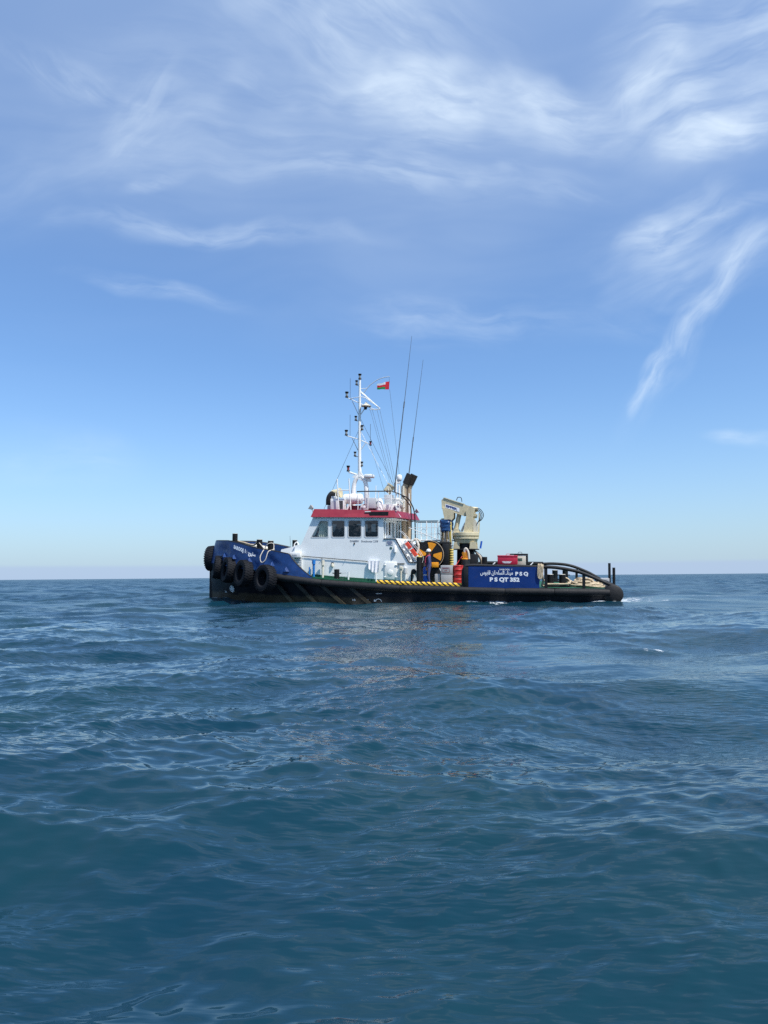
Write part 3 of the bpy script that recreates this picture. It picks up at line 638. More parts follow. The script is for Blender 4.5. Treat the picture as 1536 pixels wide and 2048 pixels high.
# ------------------------------------------------------------------ roof gear
RZ = 5.08
def roofbox(name, x0, x1, y0, y1, z0, z1, mat, b=.02): m = MB(); m.box(x0, x1, y0, y1, z0, z1, b); return m.build(name, mat, tug)
cab = roofbox('ventilation_cabinet', 7.78, 8.56, -1.75, -1.15, RZ, 5.78, WHITE2)
for a, b in ((7.85, 8.12), (8.24, 8.49)): m3 = MB(); m3.box(a, b, -1.757, -1.752, 5.2, 5.66); m3.build('vent_grille', LGREY if a < 8 else DARKIN, cab)
roofbox('roof_box', 7.55, 7.75, -1.6, -1.2, RZ, 5.42, GREY); roofbox('roof_box', 7.8, 8.1, -1.7, -1.3, 5.79, 5.92, LGREY)
def searchlight(p, ax, s, hood):
    d = Vector(ax).normalized(); m = MB(); m.lathe(p, d, [(-.26 * s, .20 * s), (-.24 * s, .235 * s), (.16 * s, .235 * s), (.18 * s, .275 * s), (.24 * s, .275 * s), (.24 * s, .22 * s), (.20 * s, .02)], 22)
    o = m.build('searchlight', CREAM, tug)
    m = MB(); q1 = Vector(p); m.tube([tuple(q1 + Vector((0, -.27 * s, .0))), tuple(q1 + Vector((0, -.27 * s, -.30 * s))), tuple(q1 + Vector((0, 0, -.36 * s))), tuple(q1 + Vector((0, .27 * s, -.30 * s))), tuple(q1 + Vector((0, .27 * s, 0)))], .022, 8)
    m.tube([tuple(q1 + Vector((0, 0, -.34 * s))), (q1.x, q1.y, RZ)], .04, 8); m.build('lamp_yoke', WHITE2, o); return o
s1 = searchlight((8.02, -1.3, 6.10), (.95, -.15, .12), 1.0, True)
mb = MB(); mb.tube(spline([(7.98, -1.3, 6.02), (7.78, -1.3, 6.02), (7.62, -1.3, 5.82), (7.58, -1.3, 5.45)], 6), [.26 - .004 * k for k in range(19)], 16); mb.build('lamp_cover', SOOT, s1, smooth=60)
searchlight((10.85, -.6, 6.38), (.5, .1, .72), .95, False)
# rescue frame and liferaft canister cradle
for x in (8.25, 8.92): bar('roof_frame_post', [(x - .06, -1.9, 6.85), (x + .06, -1.9, RZ)], .032, WHITE2, tug)
bar('roof_frame_rung', [(8.24, -1.9, 6.22), (8.9, -1.9, 6.22)], .025, WHITE2, tug)
for x in (8.55, 9.3): m3 = MB(); m3.prism([(x, RZ), (x + .1, RZ), (x + .3, 5.48), (x + .2, 5.5)], -1.5, -.9); m3.build('raft_cradle', WHITE2, tug)
roofbox('red_locker', 8.72, 9.36, -1.2, -.6, RZ, 5.42, RED)
wb = roofbox('equipment_box', 9.80, 10.32, -1.75, -1.2, 5.22, 5.80, LGREY); roofbox('roof_box', 9.78, 10.4, -1.6, -1.2, RZ, 5.2, DARKIN)
roofbox('ladder_box', 10.62, 11.05, -.9, -.2, 5.5, 6.02, LGREY); roofbox('roof_casing', 10.45, 11.3, -1.2, .6, RZ, 5.48, WHITE2); roofbox('roof_casing', 11.0, 11.4, -.8, .8, 5.49, 5.85, WHITE2)
m3 = MB(); m3.lathe((10.48, -1.45, RZ), (0, 0, 1), [(0, .2), (.08, .2), (.5, .2), (.66, .12), (.7, .02)], 16); m3.build('ventilator_hood', WHITE2, tug)
m3 = MB(); m3.lathe((9.68, -1.7, 5.30), (0, -1, 0), [(-.05, .09), (.05, .09), (.06, .05)], 14); m3.lathe((9.6, -1.7, 5.72), (0, -1, 0), [(-.05, .09), (.05, .09), (.06, .05)], 14); m3.build('horn', WHITE2, tug)
mb = MB(); mb.tube(spline([(9.3, -1.8, 6.12), (9.5, -1.8, 6.15), (11.2, -1.8, 6.14)], 4), .03, 8); mb.tube([(11.2, -1.8, 6.14), (11.4, -.8, 6.08), (11.5, .6, 6.02)], .028, 8); rr = mb.build('roof_rail', BLACK, tug)
for p in ((9.35, -1.8), (9.9, -1.8), (10.5, -1.8), (11.2, -1.8), (11.42, -.6), (11.5, .6)): bar('roof_rail_post', [(p[0], p[1], RZ), (p[0], p[1], 6.12)], .022, WHITE2, rr)
for z in (5.42, 5.76): bar('roof_rail_bar', [(10.45, -1.8, z), (11.2, -1.8, z), (11.42, -.7, z), (11.5, .6, z)], .016, WHITE2, rr)
bar('aerial', [(10.2, -1.2, 5.8), (10.22, -1.2, 6.5)], .022, WHITE2, tug)
# radome on its post
bar('aerial_post', [(11.30, -.9, RZ), (11.30, -.9, 6.85)], .05, WHITE2, tug)
mb = MB(); mb.lathe((11.45, -.8, 6.75), (0, 0, 1), [(0, .05), (.04, .13), (.12, .15), (.30, .15), (.36, .11), (.38, .03)], 18); mb.build('radome', WHITE2, tug, smooth=50)
mb = MB(); mb.box(11.3, 11.5, -.9, -.78, 6.62, 6.76, .02); mb.build('radome_bracket', WHITE2, tug)
# whip aerials
mb = MB(); mb.tube([(11.33, -1.5, 6.1), (11.36, -1.5, 6.62)], .05, 8); mb.tube([(11.36, -1.5, 6.6), (11.83, -1.5, 10.75)], [.032, .026], 8); mb.tube([(11.83, -1.5, 10.72), (11.87, -1.5, 11.05)], .036, 8); mb.tube([(11.87, -1.5, 11.0), (12.28, -1.5, 14.65)], [.018, .009], 6); mb.build('whip_aerial', STEEL, tug)
mb = MB(); mb.tube([(11.45, 1.5, 6.3), (11.82, 1.5, 9.3)], [.032, .026], 8); mb.tube([(11.82, 1.5, 9.28), (11.85, 1.5, 9.55)], .034, 8); mb.tube([(11.85, 1.5, 9.5), (12.43, 1.5, 14.08)], [.018, .009], 6); mb.build('whip_aerial', STEEL, tug)
def floodlight(p, ax): 
    d = Vector(ax).normalized(); m = MB(); P0 = Vector(p); s_ = Vector((0, 1, 0)); up = d.cross(s_).normalized(); h = []
    for k, w in ((-.08, .06), (.10, .13)):
        h += [tuple(P0 + d * k + s_ * a * w * 1.2 + up * b * w) for a, b in ((-1, -1), (1, -1), (1, 1), (-1, 1))]
    m.hexa(h); m.tube([p, (p[0] - d.x * .1, p[1], p[2] - .2)], .025, 6); return m.build('floodlight', GREY, tug)
floodlight((7.0, -2.7, 5.22), (-.7, 0, .5)); floodlight((11.5, -2.3, 5.16), (.8, -.3, .35)); floodlight((11.85, 2.6, 5.25), (.8, 0, .55))

# ------------------------------------------------------------------ mast
mb = MB()
mb.tube([(9.0, 0, 7.1), (8.98, 0, 9.2), (8.99, 0, 12.72)], [.11, .085, .065], 14)
for sx, y in ((8.62, -.02), (9.42, .02)):
    mb.tube(spline([(sx, y, RZ), (sx + (9.0 - sx) * .05, 0, 6.4), (sx + (9.0 - sx) * .35, 0, 6.95), (9.0, 0, 7.25)], 4), [.15, .15, .15, .15, .14, .13, .12, .12, .12, .12, .11, .10, .09], 10)
mast = mb.build('mast', WHITE2, tug)
mb = MB(); mb.prism([(8.55, 7.12), (9.1, 6.92), (9.35, 7.05), (9.1, 7.35), (8.98, 7.65), (8.9, 7.3)], -.09, .09); mb.build('mast_gusset', WHITE2, mast)
mb = MB(); mb.box(9.32, 9.82, -.30, .30, 7.06, 7.25, .05); mb.box(9.25, 9.6, -.1, .1, 6.95, 7.05, .02); mb.cyl((9.55, 0, 6.85), (9.55, 0, 6.98), .13); mb.build('radar', WHITE2, mast)
def spar(pts, r, mat=WHITE2, nm='mast_arm'): return bar(nm, pts, r, mat, mast, 6)
spar([(8.99, 0, 7.2), (8.35, 0, 7.42)], .05)
spar([(8.25, 0, 11.72), (8.99, 0, 11.36), (9.95, 0, 10.93)], .022); spar([(8.42, 0, 11.66), (9.15, -.3, 11.68), (9.4, -.3, 11.6), (10.15, -.1, 11.05)], .022)
spar([(9.0, 0, 12.1), (10.18, 0, 11.0)], .03); spar([(9.05, 0, 12.0), (9.65, -.2, 11.45)], .03); spar([(9.55, 0, 10.98), (10.18, 0, 10.98)], .024); spar([(9.0, 0, 10.65), (9.35, 0, 11.15)], .03)
spar([(8.2, 0, 9.52), (8.95, 0, 9.28), (9.6, 0, 8.98)], .026); spar([(9.0, 0, 8.6), (9.35, 0, 9.08)], .025); spar([(8.55, 0, 9.35), (8.97, 0, 8.5)], .018, STEEL); spar([(8.55, 0, 11.5), (8.97, 0, 10.6)], .016, STEEL)
spar(spline([(9.22, 0, 11.95), (9.55, 0, 12.35), (10.0, 0, 12.66), (10.35, 0, 12.78), (10.72, 0, 12.83)], 6), .022, LGREY, 'gaff'); spar([(9.0, 0, 12.2), (9.45, 0, 12.22)], .018)
def nav(u, z, v=0.0, lens=LENS, arm=None, s=1.0):
    m = MB(); m.lathe((u, v, z), (0, 0, 1), [(0, .035), (.02, .10 * s), (.09 * s, .075 * s), (.10 * s, .068 * s)], 12); m.lathe((u, v, z + .22 * s), (0, 0, 1), [(0, .068 * s), (.02, .08 * s), (.09 * s, .105 * s), (.11 * s, .09 * s)], 12)
    o = m.build('navigation_light', BLACK, mast)
    m = MB(); m.lathe((u, v, z + .10 * s), (0, 0, 1), [(0, .066 * s), (.12 * s, .066 * s)], 12); m.build('navigation_lens', lens, mast)
    if arm: bar('light_bracket', [(u, v, z), (arm, 0, z - .02)], .018, STEEL, mast, 6)
nav(8.99, 12.74); nav(8.80, 12.42, arm=8.98, s=.85); nav(8.22, 11.72, s=1.05); nav(8.76, 10.36, arm=8.97, s=.85); nav(9.13, 9.80, arm=8.98, s=.9); nav(8.20, 9.52)
nav(8.72, 8.30, arm=8.97, s=.85); nav(9.12, 7.72, arm=8.99, s=.85); nav(8.32, 7.44, lens=LAMPR, s=1.05); nav(9.63, 8.90, lens=LAMPR, s=.8)
mb = MB(); mb.lathe((9.38, -.05, 11.12), (0, 0, 1), [(0, .10), (.04, .30), (.07, .30), (.16, .15), (.24, .06), (.30, .02)], 18); mb.build('satellite_dome', IVORY, mast)
mb = MB(); mb.lathe((9.34, -.05, 10.98), (0, 0, 1), [(0, .07), (.08, .10), (.14, .09)], 12); mb.build('dome_socket', BLACK, mast)
for u, z0, z1 in ((8.42, 11.6, 12.85), (8.42, 9.5, 10.72), (9.62, 9.2, 10.15)): bar('mast_aerial', [(u, 0, z0), (u, 0, z1)], .012, STEEL, mast, 5)
def wire(a, b, r=.010, nm='rigging_wire'): return bar(nm, [a, b], r, STEEL, tug, 5)
wire((8.97, 0, 9.9), (6.0, 0, 3.35)); wire((8.97, 0, 9.9), (11.1, -.9, 6.1)); wire((8.97, 0, 10.6), (11.1, .9, 6.1))
for k, x in enumerate((9.6, 9.72, 10.0, 10.16)): wire((x, 0, 10.98), (11.0 + k * .1, -.6, 6.3), .008, 'flag_halyard')
wire((10.74, 0, 12.1), (11.45, -.2, 6.2), .008, 'flag_halyard'); wire((10.71, 0, 12.83), (10.72, 0, 12.55), .008, 'flag_halyard'); wire((9.6, 0, 9.0), (10.7, -1.0, 6.0), .008, 'flag_halyard')
# foredeck bits
bollard(2.02, -1.35, 2.1, 1.78, .15); bollard(4.10, -2.85, 1.9, 1.62, .155); bollard(4.78, -2.95, 1.85, 1.60, .155); bollard(4.28, 2.5, 1.9, 1.65, .15)
bar('anchor_davit', spline([(5.25, -.5, 3.0), (5.3, -.5, 3.3), (5.45, -.5, 3.4), (5.55, -.5, 3.2), (5.55, -.5, 3.0)], 5), .03, WHITE2, tug); bar('aerial', [(5.1, -.6, 3.0), (5.05, -.6, 3.75)], .01, STEEL, tug)
mb = MB(); mb.prism([(2.3, 2.1), (3.6, 2.0), (3.6, 3.05), (2.5, 3.3)], -1.0, .8); mb.build('anchor_windlass', IVORY, tug)
mb = MB(); mb.lathe((3.55, -2.2, 2.95), (0, 1, 0), [(0, .18), (.05, .2), (.6, .2), (.65, .26), (.7, .26)], 16); mb.build('warping_drum', BLACK, tug)
mb = MB(); mb.box(3.62, 3.82, -2.55, -2.3, 2.0, 3.12, .02); mb.build('windlass_post', WHITE2, tug)
bar('fairlead', [(6.3, -1.2, 3.32), (6.5, -1.2, 3.36)], .04, BLACK, tug)

# ------------------------------------------------------------------ after bulwark panel, curved rails, stern fittings
for sgn in (-1, 1):
    mb = MB(); mb.box(15.55, 19.0, min(sgn * 3.90, sgn * 3.84), max(sgn * 3.90, sgn * 3.84), 1.08, 2.15); pn = mb.build('bulwark_panel', PANELB, tug)
    mb = MB(); mb.box(15.30, 15.545, min(sgn * 3.93, sgn * 3.70), max(sgn * 3.93, sgn * 3.70), 1.12, 2.12, .03); mb.build('panel_post', BLACK, tug)
    pts = spline([(15.28, sgn * 3.8, 1.15), (15.27, sgn * 3.8, 1.75), (15.33, sgn * 3.8, 2.05), (15.6, sgn * 3.8, 2.20), (17, sgn * 3.8, 2.18), (19.05, sgn * 3.8, 2.155), (19.75, sgn * 3.8, 2.13), (20.46, sgn * 3.8, 2.02), (21.04, sgn * 3.8, 1.87), (21.85, sgn * 3.8, 1.53), (22.5, sgn * 3.75, 1.24)], 5)
    if sgn > 0: pts = [(x, y, z + .10 * max(0, min(1, (x - 19.3) / 1.2)) * max(0, min(1, (22.6 - x) / .8))) for x, y, z in pts]
    m3 = MB(); m3.tube(pts, .082, 12); rl = m3.build('bulwark_rail', RUBBER, tug, smooth=60)
    for u, z in ((19.32, 2.1), (21.1, 1.85)): m3 = MB(); m3.box(u - .07, u + .07, sgn * 3.8 - .05, sgn * 3.8 + .05, 1.1, z); m3.build('rail_post', BLACK, rl)
    if sgn < 0: PANEL = pn
    bar('stern_post', [(22.66 + (.13 if sgn > 0 else 0), sgn * 2.0, 1.1), (22.66 + (.13 if sgn > 0 else 0), sgn * 2.0, 2.02 + (.15 if sgn > 0 else 0)), (22.66 + (.13 if sgn > 0 else 0), sgn * 2.0, 2.10 + (.15 if sgn > 0 else 0))], [.075, .075, .03] if False else .07, BLACK, tug, 10)
mb = MB(); mb.box(22.3, 22.75, 1.6, 2.4, 1.12, 1.42, .03); mb.build('stern_seat', GREY, tug)
pf_ = flat(-3.9045)
lettering('SAROOJ  1', 17.08, 17.69, 1.965, 2.055, pf_, PANEL, LETTER, bold=.015)
def shear(k, x0, f): return lambda x, z: f(x, z + k * (x - x0))
lettering('\ufeb1\ufeee\ufe91\ufe8e\ufed7 \ufee5\ufe8e\ufec4\ufee0\ufeb4\ufedf\ufe8d \ufe80\ufe8e\ufee8\ufef4\ufee3', 16.14, 17.73, 1.70, 1.97, pf_, PANEL, LETTER, bold=.025)
lettering('P S Q', 17.85, 18.47, 1.69, 1.91, pf_, PANEL, LETTER, bold=.055)
lettering('P S QT 352', 16.60, 18.05, 1.385, 1.63, pf_, PANEL, LETTER, bold=.055)
for u in (19.53, 20.12): bollard(u, -2.9, 1.12, .64, .165)
for u in (19.85, 20.42): bollard(u, 2.5, 1.12, .70, .155)
mb = MB(); mb.box(19.15, 20.5, -3.1, -2.7, 1.12, 1.24, .02); mb.build('bollard_base', BLACK, tug); mb = MB(); mb.box(19.5, 20.7, 2.3, 2.7, 1.12, 1.24, .02); mb.build('bollard_base', BLACK, tug)
bollard(16.25, -2.6, 1.12, 1.49, .14, top=BLACK)
bar('tow_gantry', [(15.9, 2.4, 2.22), (19.2, 2.4, 2.20)], .10, BLACK, tug)
for u in (16.2, 18.9): bar('gantry_leg', [(u, 2.4, 1.1), (u, 2.4, 2.2)], .09, BLACK, tug)
for u in (16.7, 18.55): bar('cleat', [(u, -3.6, 2.2), (u + .15, -3.5, 2.36)], .03, LGREY, tug)
bar('fender_post', [(12.96, -3.2, 1.2), (12.96, -3.2, 2.62)], .145, BLACK, tug, 16)
mb = MB(); mb.lathe((12.96, -3.2, 2.60), (0, 0, 1), [(0, .15), (.03, .155), (.05, .12)], 16); mb.build('post_cap', STRAW, tug)

# ------------------------------------------------------------------ tyre fenders
def tyre_mesh():
    m = MB(); Rr = .70; w = .25
    prof = [(-.17, .38), (-.24, .43), (-.25, .50), (-w, .60), (-.235, .655), (-.20, .685), (0, .70), (.20, .685), (.235, .655), (w, .60), (.25, .50), (.24, .43), (.17, .38), (.12, .40), (0, .42), (-.12, .40)]
    n = 40; vs = []; fs = []
    for y, r in prof:
        for k in range(n): t = 2 * math.pi * k / n; vs.append((r * math.cos(t), y, r * math.sin(t)))
    L = len(prof)
    for i in range(L):
        for k in range(n): fs.append((i * n + k, i * n + (k + 1) % n, ((i + 1) % L) * n + (k + 1) % n, ((i + 1) % L) * n + k))
    m.add(vs, fs)
    K = 32
    for k in range(K):                   # chevron lugs
        for s in (-1, 1):
            t0 = 2 * math.pi * (k + (.5 if s > 0 else 0)) / K; pts = []
            for r in (.66, .72):
                for y, dt in ((.02, .00), (.255, .08), (.255, .155), (.02, .085)):
                    rr = r - (.035 if y > .2 else 0); pts.append((rr * math.cos(t0 + dt), s * y, rr * math.sin(t0 + dt)))
            m.hexa(pts)
    return m
tm = tyre_mesh()
# x aft, y away; tyre axis (its local y) points from hull outwards = -normal
def tyre(c, yaw, tilt, label, s=1.0, size_y=1.0):
    o = tm.build('tyre_fender', TYRE, None, (0, 0, 0), smooth=40)
    o.matrix_world = BOAT @ Matrix.Translation(c) @ Matrix.Rotation(R(-yaw), 4, 'Z') @ Matrix.Rotation(R(tilt), 4, 'X') @ Matrix.Rotation(c[0] * 1.7, 4, 'Y') @ Matrix.Diagonal((s, size_y * s, s, 1))
    tag(o, label, 'tyre', 'tyre fenders hung around the bow')
    bpy.context.view_layer.update()
    if c[0] > .5:
        br = min(((1.62, 2.72), (2.50, 2.62), (3.62, 2.46), (5.05, 2.26)), key=lambda p_: abs(p_[0] - c[0] - .3))
        for k, du in enumerate((-.16, .16)):
            a_ = (c[0] + du, c[1] + .12, c[2] + .58 * s); b_ = on_bul(br[0], br[1] - .08, .10)
            m_ = MB(); m_.tube([a_, tuple((Vector(a_) + Vector(b_)) / 2 + Vector((0, -.02, -.03))), b_], .022, 6); ch = m_.build('chain', SOOT, None, (0, 0, 0)); bpy.context.view_layer.update(); mw = ch.matrix_world.copy(); ch.parent = o; ch.matrix_parent_inverse = o.matrix_world.inverted(); ch.matrix_basis = mw
    return o
tyre((1.15, -1.66, 1.96), 62, -8, 'black tractor tyre fender seen at a slant, second from the bow tip', .93)
tyre((2.15, -2.50, 1.84), 50, -8, 'black tractor tyre fender just left of the S of the bow name', 1.0)
tyre((3.36, -3.26, 1.69), 42, -8, 'black tractor tyre fender hanging below the middle of the bow name', 1.03)
tyre((4.86, -3.90, 1.46), 34, -6, 'rearmost black tractor tyre fender on the bow, its round face most open', 1.03)
tyre((.18, -.1, 2.44), 90, 0, 'large black tyre fender on the very tip of the bow, seen edge-on', 1.07, 1.25)
for c, b in (((1.05, -1.75, 2.55), 1.6), ((2.05, -2.55, 2.48), 2.45), ((3.28, -3.3, 2.35), 3.45), ((4.78, -3.95, 2.1), 4.75)):
    pass

# ------------------------------------------------------------------ deck crane
CR = thing('deck_crane', (15.05, -.2, 1.12), 'cream folding deck crane behind the winch with dark hose loops', 'crane')
y0, y1 = -.62, .22
mb = MB(); mb.lathe((15.05, -.2, 1.12), (0, 0, 1), [(0, .62), (.5, .60), (.9, .50), (2.0, .48), (2.3, .46)], 24); mb.build('pedestal', BLACK, CR)
mb = MB(); mb.lathe((15.05, -.2, 3.32), (0, 0, 1), [(0, .50), (.02, .60), (.14, .64), (.23, .66)], 28); mb.build('slew_collar', CREAM, CR)
for x0_, x1_ in ((14.42, 14.78), (15.30, 15.66)):
    m3 = MB(); m3.prism([(x0_ + .05, 3.40), (x1_ - .02, 3.40), (x1_, 3.04), (x0_, 3.04)], -.78, -.60); m3.prism([(x0_ + .05, 3.40), (x1_ - .02, 3.40), (x1_, 3.04), (x0_, 3.04)], .2, .38); m3.prism([(x0_ + .1, 3.40), (x1_ - .1, 3.40), (x1_ - .1, 3.04), (x0_ + .1, 3.04)], -.6, .2); m3.build('collar_bracket', CREAM, CR)
mb = MB(); mb.box(14.34, 15.74, -.85, .45, 2.97, 3.035, .01); mb.build('base_flange', BLACK, CR)
mb = MB(); mb.lathe((15.05, -.2, 3.56), (0, 0, 1), [(0, .68), (.02, .72), (.13, .72), (.14, .66), (.18, .66), (.19, .74), (.36, .74), (.38, .70)], 32); mb.build('slew_ring', CREAM, CR)
mb = MB()
for k in range(28): t = 2 * math.pi * k / 28; mb.cyl((15.05 + .70 * math.cos(t), -.2 + .70 * math.sin(t), 3.70), (15.05 + .70 * math.cos(t), -.2 + .70 * math.sin(t), 3.75), .022, n=6)
mb.build('ring_bolts', STRAW, CR)['kind'] = 'stuff'
for a, b in ((y0, y0 + .06), (y1 - .06, y1)):
    mb = MB(); mb.prism([(14.96, 3.93), (15.46, 3.93), (15.52, 4.9), (15.62, 5.2), (15.36, 5.36), (15.08, 5.1), (15.13, 4.85)], a, b); mb.build('column_plate', CREAM, CR)
mb = MB(); mb.prism([(15.1, 3.93), (15.40, 3.93), (15.45, 4.9), (15.2, 4.9)], y0 + .07, y1 - .07); mb.build('column', CREAM, CR)
mb = MB(); mb.prism([(13.78, 5.24), (13.76, 5.70), (13.90, 5.82), (15.36, 5.335), (15.36, 5.0), (14.98, 4.83), (14.46, 5.00)], y0 + .064, y1 - .064); bm_ = mb.build('main_boom', CREAM, CR)
mb = MB(); mb.prism([(13.88, 5.823), (13.90, 5.86), (15.0, 5.495), (14.98, 5.462)], y0 + .02, y1 - .02); mb.build('boom_cover', paint('crane_pale', (0.66, 0.60, 0.42), .5, var=.08), CR)
for a, b in ((y0, y0 + .06), (y1 - .06, y1)):
    mb = MB(); mb.prism([(13.80, 5.30), (14.44, 5.06), (14.44, 4.72), (14.22, 4.46), (13.97, 4.46)], a, b); mb.build('elbow_plate', CREAM, CR)
mb = MB(); mb.box(13.74, 14.26, y0 + .10, y1 - .1, 2.3, 4.7, .02); mb.build('outer_boom', STRAW, CR)
mb = MB(); mb.box(14.20, 14.32, y0 - .02, y0 + .1, 3.3, 4.5, .02); mb.box(14.16, 14.30, y0 - .03, y0 + .12, 2.2, 3.2, .02); mb.build('boom_extension', STRAW, CR)
mb = MB(); mb.cyl((14.50, -.30, 3.95), (14.72, -.30, 4.95), .125, n=16); mb.build('lift_cylinder', CREAM, CR); mb = MB(); mb.cyl((14.46, .0, 3.95), (14.68, .0, 4.9), .10, n=16); mb.build('lift_cylinder', CREAM, CR)
mb = MB(); mb.cyl((14.82, -.28, 3.98), (15.05, -.28, 4.45), .06, n=12); mb.build('lift_rod', LGREY, CR)
mb = MB(); mb.prism([(14.40, 3.93), (14.75, 3.93), (14.66, 4.12), (14.46, 4.12)], y0 + .05, y1 - .05); mb.build('cylinder_foot', CREAM, CR)
for k, z in enumerate((5.22, 4.86)):
    mb = MB(); mb.lathe((15.40, -.2, z), (1, 0, -.15), [(0, .13), (.3 - k * .05, .13), (.34 - k * .05, .08)], 14); mb.build('hydraulic_motor', CREAM, CR)
mb = MB(); mb.prism([(15.48, 3.93), (15.72, 3.93), (15.72, 4.3), (15.60, 4.62), (15.48, 4.62)], -.5, .1); mb.build('valve_block', IVORY, CR)
mb = MB(); mb.prism([(15.72, 3.93), (15.78, 3.93), (15.80, 5.0), (15.74, 5.0)], .05, .2); mb.build('hose_guard', CREAM, CR)
for k in range(3):
    a = .10 * k; m3 = MB(); m3.tube(spline([(15.55, -.5 + a, 5.22 - .05 * k), (15.85 - .05 * k, -.5 + a, 5.20 - .05 * k), (16.05 - .09 * k, -.5 + a, 4.90), (15.95 - .07 * k, -.5 + a, 4.62), (15.70, -.5 + a, 4.42), (15.6, -.45 + a, 4.0)], 6), .019, 6); m3.build('hydraulic_hose', BLACK, CR)
for k in range(7):
    x = 13.72 + k * .075; m3 = MB(); m3.tube(spline([(x, -.66, 4.2), (x + .02 * math.sin(k), -.68, 3.8), (x + .03 * math.cos(k * 2), -.66, 3.45), (x, -.6, 3.0)], 5), .024, 6); m3.build('hydraulic_hose', (GREY, BLACK, BEIGE)[k % 3], CR)
for k in range(4):
    m3 = MB(); m3.tube(spline([(15.55, -.6 + k * .06, 2.95), (15.80 + k * .05, -.65 + k * .06, 2.6), (15.9 + k * .06, -.65, 2.2), (15.75 + k * .1, -.6, 1.3)], 5), .035, 6); m3.build('hydraulic_hose', (SOOT, BEIGE, ROPEW, BLACK)[k], CR)
mb = MB(); mb.tube(spline([(14.55, -.2, 5.70), (14.62, -.2, 5.86), (14.8, -.2, 5.84), (14.85, -.2, 5.62)], 5), .02, 6); mb.build('hose_loop', BLACK, CR)
bsl = math.tan(R(-17.5))
mb = MB(); mb.add([(13.98, y0 + .052, 5.50), (14.75, y0 + .052, 5.50 + .77 * bsl), (14.75, y0 + .052, 5.28 + .77 * bsl), (13.98, y0 + .052, 5.28)], [(0, 1, 2, 3)]); mb.build('name_plate', LETTER, CR, fix=False)
lettering('EFFER', 14.02, 14.64, 5.33, 5.46, lambda x, z: (x, y0 + .045, z + (x - 13.98) * bsl), CR, LETTERN, bold=.05)
mb = MB(); mb.box(14.55, 15.6, -.9, .6, 1.12, 2.0, .03); mb.box(15.0, 15.75, -.95, -.3, 1.12, 2.75, .03); mb.build('crane_base', BLACK, CR)
mb = MB(); mb.cyl((15.88, -.6, 3.05), (15.95, -.6, 3.45), .05, n=10); mb.build('control_lever', CBLUE, CR)

mb = MB(); rows = []
for z in np.linspace(3.98, 4.60, 9):     # tarpaulin wrapped round the folded boom
    rows.append([(14.0 + (.345 + .03 * math.sin(z * 23 + t * 5)) * math.copysign(abs(math.cos(t)) ** .6, math.cos(t)), -.2 + (.52 + .03 * math.sin(z * 31 + t * 3)) * math.copysign(abs(math.sin(t)) ** .6, math.sin(t)), z + .04 * math.sin(t * 4)) for t in np.linspace(0, 2 * math.pi, 33)[:-1]])
mb.grid(rows, closed=True); mb.add(rows[-1], [tuple(range(32))])
solo(mb, 'tarpaulin', TARP, (14.0, -.2, 3.98), 'dark blue tarpaulin wrapped around the folded crane boom', 'tarpaulin', smooth=60)

# ------------------------------------------------------------------ towing winch
WN = thing('towing_winch', (13.3, -1.0, 1.15), 'large black winch drum with amber wedges painted on its side', 'winch')
wc = (13.31, -1.9, 2.72)
mb = MB(); mb.lathe(wc, (0, 1, 0), [(0, .70), (.0, .74), (.05, .76), (.09, .74)], 48); mb.build('drum_flange', BLACK, WN)
mb = MB(); mb.lathe((13.31, -1.8, 2.72), (0, 1, 0), [(0, .5), (1.5, .5)], 32); mb.build('drum', BLACK, WN); mb = MB(); mb.lathe((13.31, -.3, 2.72), (0, 1, 0), [(0, .74), (.08, .74)], 40); mb.build('drum_flange', BLACK, WN)
for t0 in (78, 172, 352):
    mb = MB(); A = np.linspace(R(t0 - 21), R(t0 + 21), 9); A0 = np.linspace(R(t0 - 16), R(t0 + 16), 9)
    out_ = [(wc[0] + .655 * math.cos(t), wc[2] + .655 * math.sin(t)) for t in A] + [(wc[0] + .20 * math.cos(t), wc[2] + .20 * math.sin(t)) for t in A0[::-1]]
    mb.prism(out_, wc[1] - .015, wc[1] + .01); mb.build('amber_wedge', YELLOW, WN)
mb = MB(); mb.box(13.42, 13.78, -2.0, -1.85, 2.05, 2.32, .02); mb.build('amber_cover', YELLOW, WN)
mb = MB(); mb.lathe((13.31, -1.93, 2.72), (0, 1, 0), [(-.06, .10), (0, .14), (.05, .14)], 16); mb.build('hub', BLACK, WN)
mb = MB(); mb.box(12.45, 14.25, -1.78, -.1, 1.15, 2.05, .03); mb.box(13.95, 14.30, -1.75, -.2, 2.0, 3.30, .04); mb.box(12.5, 14.3, -1.6, -.3, 3.28, 3.40, .02); mb.box(12.4, 12.6, -1.7, -.2, 2.0, 3.28, .03); mb.build('winch_frame', BLACK, WN)
bar('rim_pipe', [(wc[0] + .735 * math.cos(t), wc[1] - .01, wc[2] + .735 * math.sin(t)) for t in np.linspace(-.9, 1.5, 24)], .018, BEIGE, WN, 6)
bar('brake_lever', [(13.85, -2.0, 2.0), (14.0, -2.05, 1.65)], .022, LGREY, WN); mb = MB(); mb.box(13.9, 14.08, -2.15, -1.95, 1.60, 1.64); mb.build('pedal', LGREY, WN)
mb = MB()
for k in range(8): mb.lathe((14.40, -1.3, 2.0 + k * .13), (0, 0, 1), [(0, .10), (.06, .12), (.12, .10)], 10)
solo(mb, 'yellow_hose_reel', STRAW, (14.4, -1.3, 2.0), 'column of yellow coiled hose between winch and crane', 'hose')

